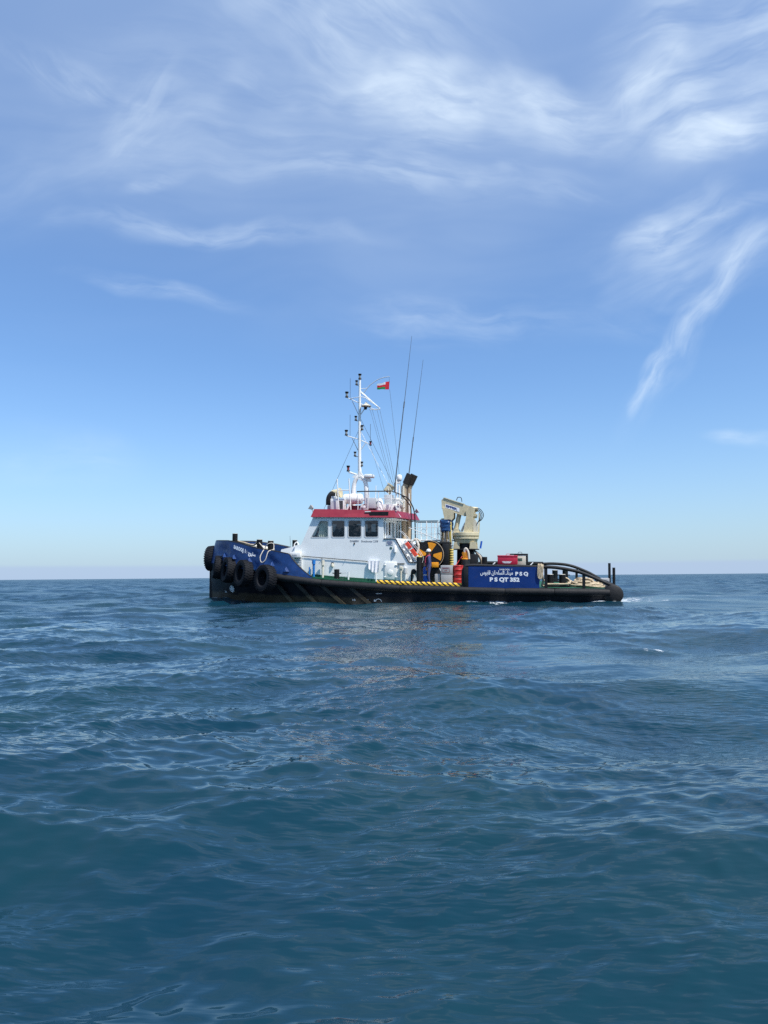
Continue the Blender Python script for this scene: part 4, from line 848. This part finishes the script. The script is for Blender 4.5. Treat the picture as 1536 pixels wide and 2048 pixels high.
# ------------------------------------------------------------------ deck cargo
GC = thing('gas_cylinder', (13.22, -2.9, 1.19), 'tall blue gas cylinder standing left of the crewman', 'cylinder')
mb = MB(); mb.lathe((13.22, -2.9, 1.19), (0, 0, 1), [(0, .115), (.03, .12), (.80, .12), (.88, .09), (.92, .05), (.95, .045)], 18); mb.build('cylinder_body', CBLUE, GC, smooth=50)
mb = MB(); mb.lathe((13.22, -2.9, 2.12), (0, 0, 1), [(0, .06), (.04, .07), (.16, .06), (.2, .03)], 12); mb.build('valve_cap', BEIGE, GC); mb = MB(); mb.lathe((13.22, -2.9, 1.66), (0, 0, 1), [(0, .122), (.05, .122)], 18); mb.build('label_band', LETTER, GC)
OD = thing('oil_drum', (14.92, -2.75, 1.17), 'red steel oil drum standing beside the grey locker', 'drum')
pr = [(0, .24), (.01, .265), (.03, .25)]
for k in range(1, 4): pr += [(k * .25 - .03, .25), (k * .25, .268), (k * .25 + .03, .25)]
pr += [(.93, .25), (.95, .265), (.965, .255), (.955, .23)]
mb = MB(); mb.lathe((14.92, -2.75, 1.22), (0, 0, 1), pr, 28); mb.build('drum_shell', DRUMR, OD); mb = MB(); mb.lathe((14.92, -2.75, 1.58), (0, 0, 1), [(0, .258), (.02, .262), (.03, .258)], 28); mb.build('lashing_strap', BLACK, OD)
GL = thing('storage_locker', (14.34, -2.75, 1.17), 'grey steel locker with a framed notice, left of the red drum', 'locker')
mb = MB(); mb.box(14.05, 14.64, -3.0, -2.5, 1.22, 1.72, .015); mb.build('locker_base', GREY, GL); mb = MB(); mb.box(14.04, 14.65, -3.01, -2.49, 1.735, 2.18, .015); mb.build('locker_lid', GREY, GL)
mb = MB()
for a, b, c, d in ((14.11, 14.50, 2.06, 2.075), (14.11, 14.50, 1.82, 1.835), (14.11, 14.125, 1.835, 2.06), (14.485, 14.50, 1.835, 2.06)): mb.box(a, b, -3.018, -3.012, c, d)
for a, b, c in ((14.16, 14.45, 2.0), (14.24, 14.38, 1.9)): mb.box(a, b, -3.018, -3.012, c, c + .03)
mb.build('notice', paint('notice_red', (0.22, 0.05, 0.05), .6), GL)
mb = MB(); mb.box(13.72, 13.99, -2.9, -2.5, 1.19, 1.73, .015); solo(mb, 'small_locker', GREY, (13.85, -2.7, 1.19), 'small plain grey box on deck right of the crewman\'s legs', 'box')
mb = MB(); mb.box(13.85, 15.2, -3.45, -2.45, 1.17, 1.215, .005); solo(mb, 'wooden_board', WOOD, (14.5, -3, 1.17), 'pale wooden board lying under the grey locker and drum', 'board')
BX = thing('red_toolbox', (17.45, -3.3, 2.25), 'red metal box with white lettering standing on the aft bulwark', 'box')
mb = MB(); mb.box(16.97, 17.94, -3.60, -3.05, 2.255, 2.62, .015); mb.build('box_body', BOXR, BX); mb = MB(); mb.box(16.96, 17.95, -3.61, -3.04, 2.625, 2.71, .015); mb.build('box_lid', BOXR, BX)
bar('carry_handle', spline([(17.38, -3.3, 2.70), (17.4, -3.3, 2.77), (17.55, -3.3, 2.77), (17.57, -3.3, 2.70)], 4), .012, BOXR, BX)
mb = MB()
for a, b, c, d in ((17.22, 17.64, 2.36, 2.39), (17.27, 17.6, 2.325, 2.345), (17.2, 17.66, 2.40, 2.415)): mb.box(a, b, -3.606, -3.602, c, d)
mb.build('box_print', LETTER, BX)
GB = thing('generator_box', (18.1, -2.7, 2.2), 'white box with black edges and green marks behind the red box', 'box')
mb = MB(); mb.box(17.75, 18.36, -2.95, -2.3, 2.2, 2.72, .01); mb.build('box_body', IVORY, GB); mb = MB(); mb.box(17.55, 18.44, -2.97, -2.28, 2.725, 2.79, .01); mb.box(18.365, 18.44, -2.97, -2.28, 2.2, 2.72, .01); mb.build('box_frame', GREEN if False else BLACK, GB)
mb = MB(); mb.box(17.9, 18.16, -2.958, -2.952, 2.5, 2.56); mb.box(17.9, 18.16, -2.958, -2.952, 2.43, 2.48); mb.build('box_print', paint('print_green', (0.02, 0.10, 0.06), .5), GB); bar('carry_handle', spline([(17.95, -2.6, 2.78), (17.97, -2.6, 2.86), (18.12, -2.6, 2.86), (18.14, -2.6, 2.78)], 4), .012, STEEL, GB)
mb = MB(); mb.box(17.6, 18.5, -3.62, -2.25, 2.17, 2.195); mb.box(16.9, 17.59, -3.62, -2.6, 2.17, 2.25); mb.build('box_shelf', BLACK, tug)
for u in (17.1, 18.4): bar('shelf_leg', [(u, -2.8, 1.1), (u, -2.8, 2.17)], .05, BLACK, tug)

# canister liferaft on the roof
LR = thing('liferaft_canister', (8.95, -1.25, 5.45), 'white cylindrical liferaft canister on the wheelhouse roof', 'liferaft')
mb = MB(); mb.lathe((8.36, -1.25, 5.78), (1, 0, 0), [(0, .12), (.05, .24), (.12, .285), (.54, .29), (.545, .302), (.585, .302), (.59, .29), (1.03, .285), (1.10, .24), (1.15, .12)], 26); mb.build('canister_shell', WHITE2, LR, smooth=50)
for x in (8.65, 9.22): m3 = MB(); m3.lathe((x, -1.25, 5.78), (1, 0, 0), [(0, .294), (.03, .294)], 26); m3.build('canister_strap', LGREY, LR)
# red and white float on the stair rail
RF = thing('rescue_board', (12.4, -2.62, 2.6), 'red and white rescue float strapped on the stairs beside the black post', 'float')
d = Vector((.62, 0, -.80)).normalized(); nn = Vector((.80, 0, .62))
def slab(s0, s1, w, yy, th): 
    a = Vector((12.06, 0, 3.42)) + nn * .06; P_ = []
    for h in (-th, th):
        for s_, y_ in ((s0, yy - w), (s1, yy - w), (s1, yy + w), (s0, yy + w)): p = a + d * s_ + nn * h; P_.append((p.x, y_, p.z))
    return P_
mb = MB(); mb.hexa(slab(0, 1.18, .09, -2.68, .07)); mb.build('float_frame', WHITE2, RF)
for a_, b_ in ((.14, .50), (.58, 1.0)): m3 = MB(); m3.hexa(slab(a_, b_, .11, -2.68, .09)); m3.build('red_pad', ORANGE, RF)
mb = MB(); mb.tube(spline([(12.45, -1.7, 3.55), (12.6, -1.8, 3.45), (12.72, -1.9, 3.1), (12.62, -1.95, 2.75)], 5), [.06 + .01 * math.sin(k) for k in range(16)], 8); mb.tube(spline([(12.3, -1.75, 3.35), (12.45, -1.75, 3.5), (12.6, -1.75, 3.55), (12.8, -1.75, 3.4)], 5), .045, 8)
solo(mb, 'rope_hank', ROPEW, (12.5, -1.8, 2.75), 'white rope hank hung at the head of the stairs above the winch', 'rope', smooth=70)
# towel on the handrail
mb = MB(); rows = []
for k, f in enumerate(np.linspace(0, 1, 10)):
    rows.append([(10.16 + .60 * s_ + .06 * f * (1 - 2 * s_) * (1 if s_ < .5 else .2), -2.84 - .035 * math.sin(s_ * 19 + f * 1.5) * (.3 + f) - .02 * f, 2.40 - .62 * f * (.70 + .30 * min(1, s_ * 2.2))) for s_ in np.linspace(0, 1, 26)])
mb.grid(rows); mb.grid([[(x, y + .012, z) for x, y, z in r] for r in rows[::-1]]); mb.grid([rows[0], [(x, y + .10, z - .0) for x, y, z in rows[0]], [(x, y + .11, z - .12) for x, y, z in rows[0]]])
solo(mb, 'towel', CLOTH, (10.45, -2.84, 1.78), 'white towel draped over the handrail on the house side', 'towel', smooth=70)
# ropes
mb = MB()
mb.tube(spline([(3.95, -2.70, 3.42), (4.2, -3.05, 3.30), (4.5, -3.2, 3.02), (4.52, -3.42, 2.90), (4.45, -3.62, 2.60), (4.50, -3.68, 2.36), (4.62, -3.70, 2.30), (4.78, -3.70, 2.45), (4.88, -3.60, 2.85), (4.98, -3.35, 2.95), (5.0, -3.1, 3.0), (4.96, -3.0, 3.28), (4.80, -3.14, 3.32), (4.55, -3.1, 3.16), (4.48, -3.0, 3.0)], 6), .024, 8)
solo(mb, 'mooring_rope', ROPEW, (4.6, -3.4, 2.3), 'white rope looped over the bow bulwark from two black bollards', 'rope', smooth=70)
mb = MB(); mb.tube(spline([(2.1, -1.2, 3.46), (2.6, -1.4, 3.36), (3.4, -2.0, 3.22), (3.95, -2.75, 3.40)], 6), .05, 8); solo(mb, 'bow_hawser', ROPE, (2.1, -1.2, 3.3), 'tan hawser running along the bow from the tallest foremost bollard', 'rope', smooth=70)
mb = MB()
for k in range(3): mb.tube(spline([(18.98 + k * .07, -3.72, 2.22), (18.96 + k * .07, -3.90, 2.28), (18.93 + k * .06, -3.95, 2.0), (18.94 + k * .06, -3.95, 1.68), (19.05 + k * .02, -3.96, 1.58), (19.10 + k * .03, -3.95, 1.85), (19.12 + k * .03, -3.93, 2.2), (19.12 + k * .03, -3.75, 2.25)], 5), .03, 8)
mb.tube(spline([(19.12, -3.9, 1.9), (19.18, -3.75, 1.5), (19.12, -3.62, 1.22), (19.35, -3.5, 1.35), (19.25, -3.45, 1.5), (19.15, -3.5, 1.3), (19.5, -3.3, 1.30), (20.2, -3.15, 1.30), (20.5, -3.1, 1.33)], 6), .045, 8)
solo(mb, 'hanging_rope', ROPE, (19.05, -3.9, 1.2), 'tan rope hung in loops at the aft end of the blue lettered panel', 'rope', smooth=70)
mb = MB(); rp = random.Random(5)
for k in range(20):                      # heap of flaked hawser
    g_ = 1 - k / 26; cx_, cy_ = 21.25 + rp.uniform(-.2, .2), -2.5 + rp.uniform(-.25, .25); a, b = rp.uniform(.55, .95) * g_, rp.uniform(.45, .75) * g_; z = 1.19 + k * .019; ph = rp.uniform(0, 6)
    mb.tube([(cx_ + a * math.cos(t + ph) * (1 + .08 * math.sin(3 * t + k)), cy_ + b * math.sin(t + ph), z + .035 * math.sin(2 * t + k)) for t in np.linspace(0, 5.9, 30)], .040, 7)
mb.tube(spline([(20.3, -2.75, 1.50), (20.5, -2.6, 1.45), (20.7, -2.9, 1.35), (21.0, -2.8, 1.42), (21.4, -2.6, 1.45), (21.9, -2.5, 1.3)], 6), .045, 8); mb.tube(spline([(20.1, -2.9, 1.62), (20.35, -2.8, 1.56), (20.5, -2.95, 1.40), (20.35, -3.1, 1.36)], 6), .05, 8)
solo(mb, 'rope_heap', ROPE, (21.1, -2.2, 1.15), 'heap of coiled tan hawser on the green stern deck', 'rope', smooth=70)
mb = MB(); mb.tube([(14.72, -2.3, 2.15), (15.25, -1.6, 2.98)], .02, 6); solo(mb, 'red_line', DRUMR, (14.72, -2.3, 2.15), 'thin red line stretched slantwise from the crane to the drum', 'rope')
SL = thing('sling_rack', (15.25, -2.1, 2.1), 'amber striped post with white slings in front of the crane', 'post')
mb = MB(); mb.lathe((15.22, -2.1, 1.15), (0, 0, 1), [(0, .22), (1.28, .22), (1.33, .2)], 18); mb.build('post_body', BLACK, SL); mb = MB(); mb.lathe((15.22, -2.1, 2.47), (0, 0, 1), [(0, .2), (.05, .21), (.07, .19)], 18); mb.build('post_ring', YELLOW, SL)
for k in range(4): m3 = MB(); t = R(215 + k * 34); m3.box(15.22 + .15 * math.cos(t) - .03, 15.22 + .15 * math.cos(t) + .03, -2.1 + .15 * math.sin(t) - .02, -2.1 + .15 * math.sin(t) + .02, 2.54, 2.86); m3.build('amber_slat', YELLOW, SL)
mb = MB(); mb.tube(spline([(15.25, -2.15, 2.6), (15.18, -2.2, 2.9), (15.26, -2.2, 3.05), (15.38, -2.2, 2.85), (15.42, -2.2, 2.5)], 6), .06, 8); mb.build('white_sling', ROPEW, SL, smooth=70)

# ------------------------------------------------------------------ flag
FL = thing('ensign', (10.70, 0, 12.1), 'red, white and green flag flying from the curved gaff on the mast', 'flag')
def fp(s, t): return (10.70 - .70 * s + .03 * t, .05 * math.sin(s * 9 + t * 2) * (.3 + s), 12.09 + .47 * t * (1 - .22 * s) + .03 * s * (1 - t) * 2 - .02 * s * s)
def flagpart(s0, s1, t0, t1, mat, nm):
    m = MB(); rows = [[fp(a, b) for a in np.linspace(s0, s1, 14)] for b in np.linspace(t0, t1, 5)]; m.grid(rows); m.grid([[(x, y + .004, z) for x, y, z in r] for r in rows[::-1]]); m.build(nm, mat, FL, fix=False, smooth=80)
flagpart(0, .32, 0, 1, FRED, 'hoist_band'); flagpart(.32, 1, .67, 1, FWHITE, 'white_stripe'); flagpart(.32, 1, .34, .67, FRED, 'red_stripe'); flagpart(.32, 1, 0, .34, FGREEN, 'green_stripe')

# ------------------------------------------------------------------ crewman
PE = thing('person', (13.44, -3.02, 1.20), 'person in navy coverall and white hard hat standing on deck facing the wheelhouse', 'person')
PO = Vector((13.44, -3.02, 1.20))
J = {  # joints relative to PO: x aft (+) / forward (-) , y away, z up ; faces forward (-x)
    'pel': (0, 0, .93, .155, .13), 'wai': (.0, 0, 1.08, .14, .12), 'che': (.01, 0, 1.30, .165, .135), 'nec': (.005, 0, 1.475, .06, .06), 'hd0': (-.015, 0, 1.56, .075, .07), 'hd1': (-.02, 0, 1.66, .098, .082), 'hd2': (-.015, 0, 1.73, .08, .07),
    'hpL': (.0, -.09, .88, .105, .10), 'knL': (-.02, -.10, .50, .075, .075), 'anL': (.03, -.10, .09, .055, .055), 'toL': (-.15, -.105, .045, .042, .038),
    'hpR': (.0, .09, .88, .105, .10), 'knR': (-.05, .10, .49, .075, .075), 'anR': (.0, .11, .09, .055, .055), 'toR': (-.18, .115, .045, .042, .038),
    'shL': (.01, -.18, 1.40, .075, .07), 'elL': (.05, -.235, 1.12, .05, .05), 'wrL': (-.06, -.225, .88, .035, .032), 'haL': (-.09, -.22, .81, .036, .022),
    'shR': (.01, .18, 1.40, .075, .07), 'elR': (.0, .235, 1.12, .05, .05), 'wrR': (-.12, .20, .90, .035, .032), 'haR': (-.15, .195, .83, .036, .022)}
ED = [('pel', 'wai'), ('wai', 'che'), ('che', 'nec'), ('nec', 'hd0'), ('hd0', 'hd1'), ('hd1', 'hd2'), ('pel', 'hpL'), ('hpL', 'knL'), ('knL', 'anL'), ('anL', 'toL'), ('pel', 'hpR'), ('hpR', 'knR'), ('knR', 'anR'), ('anR', 'toR'), ('che', 'shL'), ('shL', 'elL'), ('elL', 'wrL'), ('wrL', 'haL'), ('che', 'shR'), ('shR', 'elR'), ('elR', 'wrR'), ('wrR', 'haR')]
keys = list(J); me = bpy.data.meshes.new('skeleton'); me.from_pydata([J[k][:3] for k in keys], [(keys.index(a), keys.index(b)) for a, b in ED], [])
so_ = bpy.data.objects.new('skeleton', me); col.objects.link(so_); sk = so_.modifiers.new('skin', 'SKIN'); sk.use_smooth_shade = True
for i, k in enumerate(keys): me.skin_vertices[0].data[i].radius = J[k][3:5]; me.skin_vertices[0].data[i].use_root = (k == 'pel')
sub = so_.modifiers.new('sub', 'SUBSURF'); sub.levels = 2; sub.render_levels = 2
bpy.context.view_layer.update(); bme = bpy.data.meshes.new_from_object(so_.evaluated_get(bpy.context.evaluated_depsgraph_get()))
bv = [tuple(v.co) for v in bme.vertices]; bf = [tuple(p.vertices) for p in bme.polygons]; bpy.data.objects.remove(so_)
mb = MB()
for f in bf:
    pass
mb.v = [(a + PO.x, b + PO.y, c + PO.z) for a, b, c in bv]; mb.f = bf
for f in bf:
    c = Vector((0, 0, 0))
    for i in f: c += Vector(bv[i])
    c /= len(f); mb.mi.append(1 if c.z > 1.475 or (abs(c.y) > .15 and c.z < .885 and c.x < -.03) else (2 if c.z < .12 else 0))
mb.cm = 1
for s_, hx, hy, hz in ((-1, -.09, -.22, .81), (1, -.15, .195, .83)):   # fingers and thumb, relaxed curl
    H = PO + Vector((hx, hy, hz))
    for k, ln in enumerate((.066, .075, .070, .056)):
        o_ = Vector((-.024 + k * .016, 0, -.015)); mb.tube([tuple(H + o_), tuple(H + o_ + Vector((-.012, 0, -ln * .55))), tuple(H + o_ + Vector((-.004, 0, -ln)))], [.009, .0085, .007], 6)
    mb.tube([tuple(H + Vector((-.028, 0, .03))), tuple(H + Vector((-.05, -.005, .0))), tuple(H + Vector((-.052, -.005, -.03)))], [.010, .009, .008], 6)
hd = PO + Vector((-.02, 0, 1.645))
mb.tube([tuple(hd + Vector((-.085, 0, .02))), tuple(hd + Vector((-.112, 0, -.015)))], [.010, .016], 6)       # nose
for y in (-.082, .082): mb.lathe(tuple(hd + Vector((.01, y * .92, -.005))), (0, y, 0), [(0, .025), (.012, .026), (.016, .015)], 8)   # ears
mb.cm = 3
for y in (-.035, .035): mb.lathe(tuple(hd + Vector((-.086, y, .02))), (-1, 0, 0), [(0, .010), (.008, .008)], 6)
mb.tube([tuple(hd + Vector((-.088, y, -.052))) for y in (-.025, 0, .025)], .006, 5)
pb = mb.build('body', [NAVY, SKIN, BOOT, BLACK], PE, smooth=80)
mb = MB(); mb.lathe(tuple(hd + Vector((0, 0, .045))), (-.06, 0, 1), [(0, .118), (.03, .120), (.08, .108), (.12, .075), (.14, .03), (.145, .005)], 20); mb.hexa([tuple(hd + Vector(p)) for p in ((-.19, -.06, .03), (-.05, -.10, .045), (-.05, .10, .045), (-.19, .06, .03), (-.19, -.06, .04), (-.05, -.10, .062), (-.05, .10, .062), (-.19, .06, .04))]); mb.build('hard_hat', HELM, PE, smooth=50)
mb = MB(); mb.tube(spline([tuple(PO + Vector(p)) for p in ((-.16, -.09, .98), (-.185, -.10, 1.2), (-.14, -.12, 1.38), (-.02, -.10, 1.485), (.07, 0, 1.5), (-.02, .10, 1.485), (-.14, .12, 1.38), (-.185, .1, 1.2), (-.16, .09, .98))], 5), .026, 6); mb.build('life_vest_collar', VEST, PE, smooth=70)

# ------------------------------------------------------------------ sea
def tile(N, L, seed, l0, l1, rms, ang, spread, slope=-3.2):
    rg = np.random.default_rng(seed); kx = np.fft.fftfreq(N, L / N) * 2 * np.pi; KX, KY = np.meshgrid(kx, kx, indexing='ij'); K = np.hypot(KX, KY); K[0, 0] = 1e-6
    lam = 2 * np.pi / K; th = np.arctan2(KY, KX)
    band = 1 / (1 + np.exp(-(np.log(lam) - np.log(l0)) * 9)) / (1 + np.exp((np.log(lam) - np.log(l1)) * 9))
    dr_ = np.maximum(np.cos(th - ang), 0) ** (2 * spread) + .12
    A = K ** (slope / 2 - .5) * band * np.sqrt(dr_); A[0, 0] = 0
    h = A * (rg.normal(size=(N, N)) + 1j * rg.normal(size=(N, N)))
    H = np.fft.ifft2(h).real; s = rms / H.std(); X = np.fft.ifft2(1j * KX / K * h).real * s; Y = np.fft.ifft2(1j * KY / K * h).real * s
    return np.stack([H * s, X, Y], -1), L, N
def samp(tl, x, y):
    D_, L, N = tl; a = (x / L * N) % N; b = (y / L * N) % N; i = a.astype(int); j = b.astype(int); fa = a - i; fb = b - j
    fa = fa * fa * (3 - 2 * fa) * .35 + fa * .65; fb = fb * fb * (3 - 2 * fb) * .35 + fb * .65
    i1 = (i + 1) % N; j1 = (j + 1) % N; i %= N; j %= N
    return (D_[i, j] * ((1 - fa) * (1 - fb))[..., None] + D_[i1, j] * (fa * (1 - fb))[..., None] + D_[i, j1] * ((1 - fa) * fb)[..., None] + D_[i1, j1] * (fa * fb)[..., None])
BANDS = [  # tile, shortest wavelength, choppiness, rms slope
    (tile(256, 151.0, 11, 7, 34, .105, R(-66), 2.0, -3.4), 9, .6, .045),
    (tile(256, 47.0, 5, 2.6, 8, .070, R(-58), 2.0, -3.2), 3.6, .9, .10),
    (tile(256, 14.3, 9, .5, 2.2, .0175, R(-74), 1.8, -2.5), .85, 1.0, .13),
    (tile(512, 6.1, 21, .09, .5, .0050, R(-64), 2.2, -1.9), .17, .8, .12)]
O0 = np.array([0.0, -2.5])
NR = 1300; rad = 1.3 * (600 / 1.3) ** (np.arange(NR) / (NR - 1)); rad = np.concatenate([[0.4], rad, 600 * (26000 / 600) ** (np.arange(1, 61) / 60)]); dr = np.gradient(rad)
fine = np.linspace(R(46), R(134), 720); coarse = np.linspace(R(134), R(46 + 360), 73)[1:-1]; th = np.concatenate([fine, coarse]); dth = np.gradient(th)
RR, TH = np.meshgrid(rad, th, indexing='ij'); X = O0[0] + RR * np.cos(TH); Y = O0[1] + RR * np.sin(TH)
SP = np.maximum(np.broadcast_to(dr[:, None], RR.shape) * .55, RR * np.abs(np.broadcast_to(dth[None, :], RR.shape)))
Zs = np.zeros_like(X); DX = np.zeros_like(X); DY = np.zeros_like(X); lost = np.zeros_like(X)
_k = np.minimum(np.arange(64), 64 - np.arange(64)) ** 2
_n = np.real(np.fft.ifft2(np.fft.fft2(np.random.default_rng(2).normal(size=(64, 64))) * np.exp(-np.add.outer(_k, _k) / 40.)))
amp_mod = .85 + .38 * samp(((_n / _n.std())[..., None], 70.0, 64), X, Y)[..., 0]
amp_mod = np.clip(amp_mod, .3, 1.6)
Binv = BOAT.inverted(); M_ = np.array(Binv)
LU = M_[0, 0] * X + M_[0, 1] * Y + M_[0, 3]; LV = M_[1, 0] * X + M_[1, 1] * Y + M_[1, 3]
spread = 2.6 + .16 * np.maximum(LU - 22, 0)
wake = np.exp(-(LV / spread) ** 4) * np.where(LU > 22.2, np.exp(-np.maximum(LU - 22.5, 0) / 45), 0)      # washed-out water astern
for tl, l0, chop, sl_ in BANDS:
    w = np.clip((l0 * 2.0 / SP - 1.6) / 3.0, 0, 1); s_ = samp(tl, X, Y)
    w2 = w * (amp_mod if l0 < 1 else 1) * (1 - (.55 if l0 < 1 else .3) * wake)
    Zs += s_[..., 0] * w2; DX += s_[..., 1] * w2 * chop; DY += s_[..., 2] * w2 * chop; lost += (sl_ ** 2) * (1 - w ** 2) * (1 - .6 * wake)
# one longer swell group rolling in from the boat's side
yq = Y + .10 * np.sqrt(X ** 2 + 1.0) - .10 * X + .25 * np.sin(X * .55 + .4)
Zs += .115 * np.cos(2 * np.pi * (yq - 4.9) / 4.8) * np.exp(-((Y - 7) / 8) ** 2 - (X / 12) ** 2)
PX = X + DX; PY = Y + DY
uu = np.clip(LU, 0, 22.4); hb = np.interp(uu, np.linspace(0, 22.4, 200), [bw(u) for u in np.linspace(0, 22.4, 200)])
dist = np.hypot(np.maximum(np.abs(LV) - hb, 0), np.maximum(np.maximum(-LU, LU - 22.9), 0))
lap = np.clip(.45 + .45 * np.sin(LU * 1.9 + .6) * np.sin(LU * .73 + 1.1) + .25 * np.sin(LU * 5.3), 0, 1)
Zs += .085 * lap * np.exp(-dist / .45)
foam = (.50 + .50 * lap) * np.exp(-dist / 1.3)
edge = np.exp(-((np.abs(LV) - spread * .8) / (.5 + .03 * np.maximum(LU - 22, 0))) ** 2) * np.where(LU > 22.3, np.exp(-np.maximum(LU - 22.5, 0) / 22), 0)
foam = np.maximum(foam, np.maximum(.70 * edge, np.where(LU > 22.3, .85 * np.exp(-np.maximum(LU - 22.6, 0) / 5) * np.exp(-(LV / 3.6) ** 4), 0)))
for (wx, wy, wr, wa) in ((5.55, 15.6, .40, .80), (5.25, 15.65, .25, .62), (5.8, 15.55, .2, .6), (4.9, 15.75, .3, .42), (6.3, 15.5, .3, .4)):
    foam = np.maximum(foam, wa * np.exp(-(((PX - wx) / (wr * 1.3)) ** 2 + ((PY - wy) / (wr * .75)) ** 2)))
    Zs += .035 * np.exp(-(((X - wx) / .7) ** 2 + ((Y - wy) / .35) ** 2))
nr, nc = X.shape
co = np.stack([PX, PY, Zs], -1).reshape(-1, 3).astype(np.float32)
idx = np.arange(nr * nc).reshape(nr, nc); a = idx[:-1, :]; b = idx[1:, :]
quads = np.stack([a, b, np.roll(b, -1, 1), np.roll(a, -1, 1)], -1).reshape(-1, 4).astype(np.int32)
quads = quads.reshape(-1, 4)
me = bpy.data.meshes.new('sea'); me.vertices.add(len(co)); me.vertices.foreach_set('co', co.ravel()); me.loops.add(quads.size); me.loops.foreach_set('vertex_index', quads.ravel())
me.polygons.add(len(quads)); me.polygons.foreach_set('loop_start', np.arange(0, quads.size, 4, dtype=np.int32)); me.polygons.foreach_set('loop_total', np.full(len(quads), 4, np.int32)); me.polygons.foreach_set('use_smooth', np.ones(len(quads), bool)); me.update(calc_edges=True)
for nm, arr in (('lost', lost), ('foam', foam)): at = me.attributes.new(nm, 'FLOAT', 'POINT'); at.data.foreach_set('value', arr.ravel().astype(np.float32))
sea = bpy.data.objects.new('sea', me); col.objects.link(sea); sea['kind'] = 'structure'; sea['label'] = 'blue-green open sea with small choppy waves'

m = bpy.data.materials.new('sea_water'); m.use_nodes = True; t = m.node_tree; t.nodes.clear(); q = G(t)
tcn = q.n('ShaderNodeTexCoord'); O = tcn.outputs['Object']
p = q.n('ShaderNodeBsdfPrincipled'); out = q.n('ShaderNodeOutputMaterial')
al = q.n('ShaderNodeAttribute'); al.attribute_name = 'lost'; af_ = q.n('ShaderNodeAttribute'); af_.attribute_name = 'foam'
murk = q.ramp(q.noise(O, .35, 3, .5), .35, .7)
body = q.mix(murk, c4((0.0020, 0.026, 0.046)), c4((0.0046, 0.032, 0.044)))
mp = q.n('ShaderNodeMapping'); t.links.new(O, mp.inputs[0]); mp.inputs['Rotation'].default_value = (0, 0, R(25)); mp.inputs['Scale'].default_value = (.45, 1.5, 1)
h1 = q.noise(mp.outputs[0], 11.0, 1.6, .55)
patch = q.ramp(q.noise(O, .45, 3, .5), .38, .66, True, .15, 1.3)
hh = q.m('MULTIPLY', q.m('MULTIPLY', h1, .017), patch)
bp = q.n('ShaderNodeBump'); bp.inputs['Strength'].default_value = 1.0; bp.inputs['Distance'].default_value = 1.0; t.links.new(hh, bp.inputs['Height'])
fn = q.noise(O, 3.2, 8, .72); ff = q.m('MULTIPLY', q.ramp(q.m('ADD', af_.outputs['Fac'], q.m('MULTIPLY', q.m('SUBTRACT', fn, .5), 1.5)), .62, .86), q.ramp(af_.outputs['Fac'], .05, .3))
t.links.new(q.mix(ff, body, c4((.72, .77, .80))), p.inputs['Base Color'])
rg_ = q.m('POWER', q.m('ADD', q.m('MULTIPLY', al.outputs['Fac'], .22), .000008), .25)
q.put(p.inputs['Roughness'], q.mix(ff, rg_, .8, 'FLOAT')); p.inputs['IOR'].default_value = 1.333
t.links.new(bp.outputs[0], p.inputs['Normal']); t.links.new(p.outputs[0], out.inputs[0])
me.materials.append(m)
for o in bpy.data.objects:
    if '_o' in o: del o['_o']
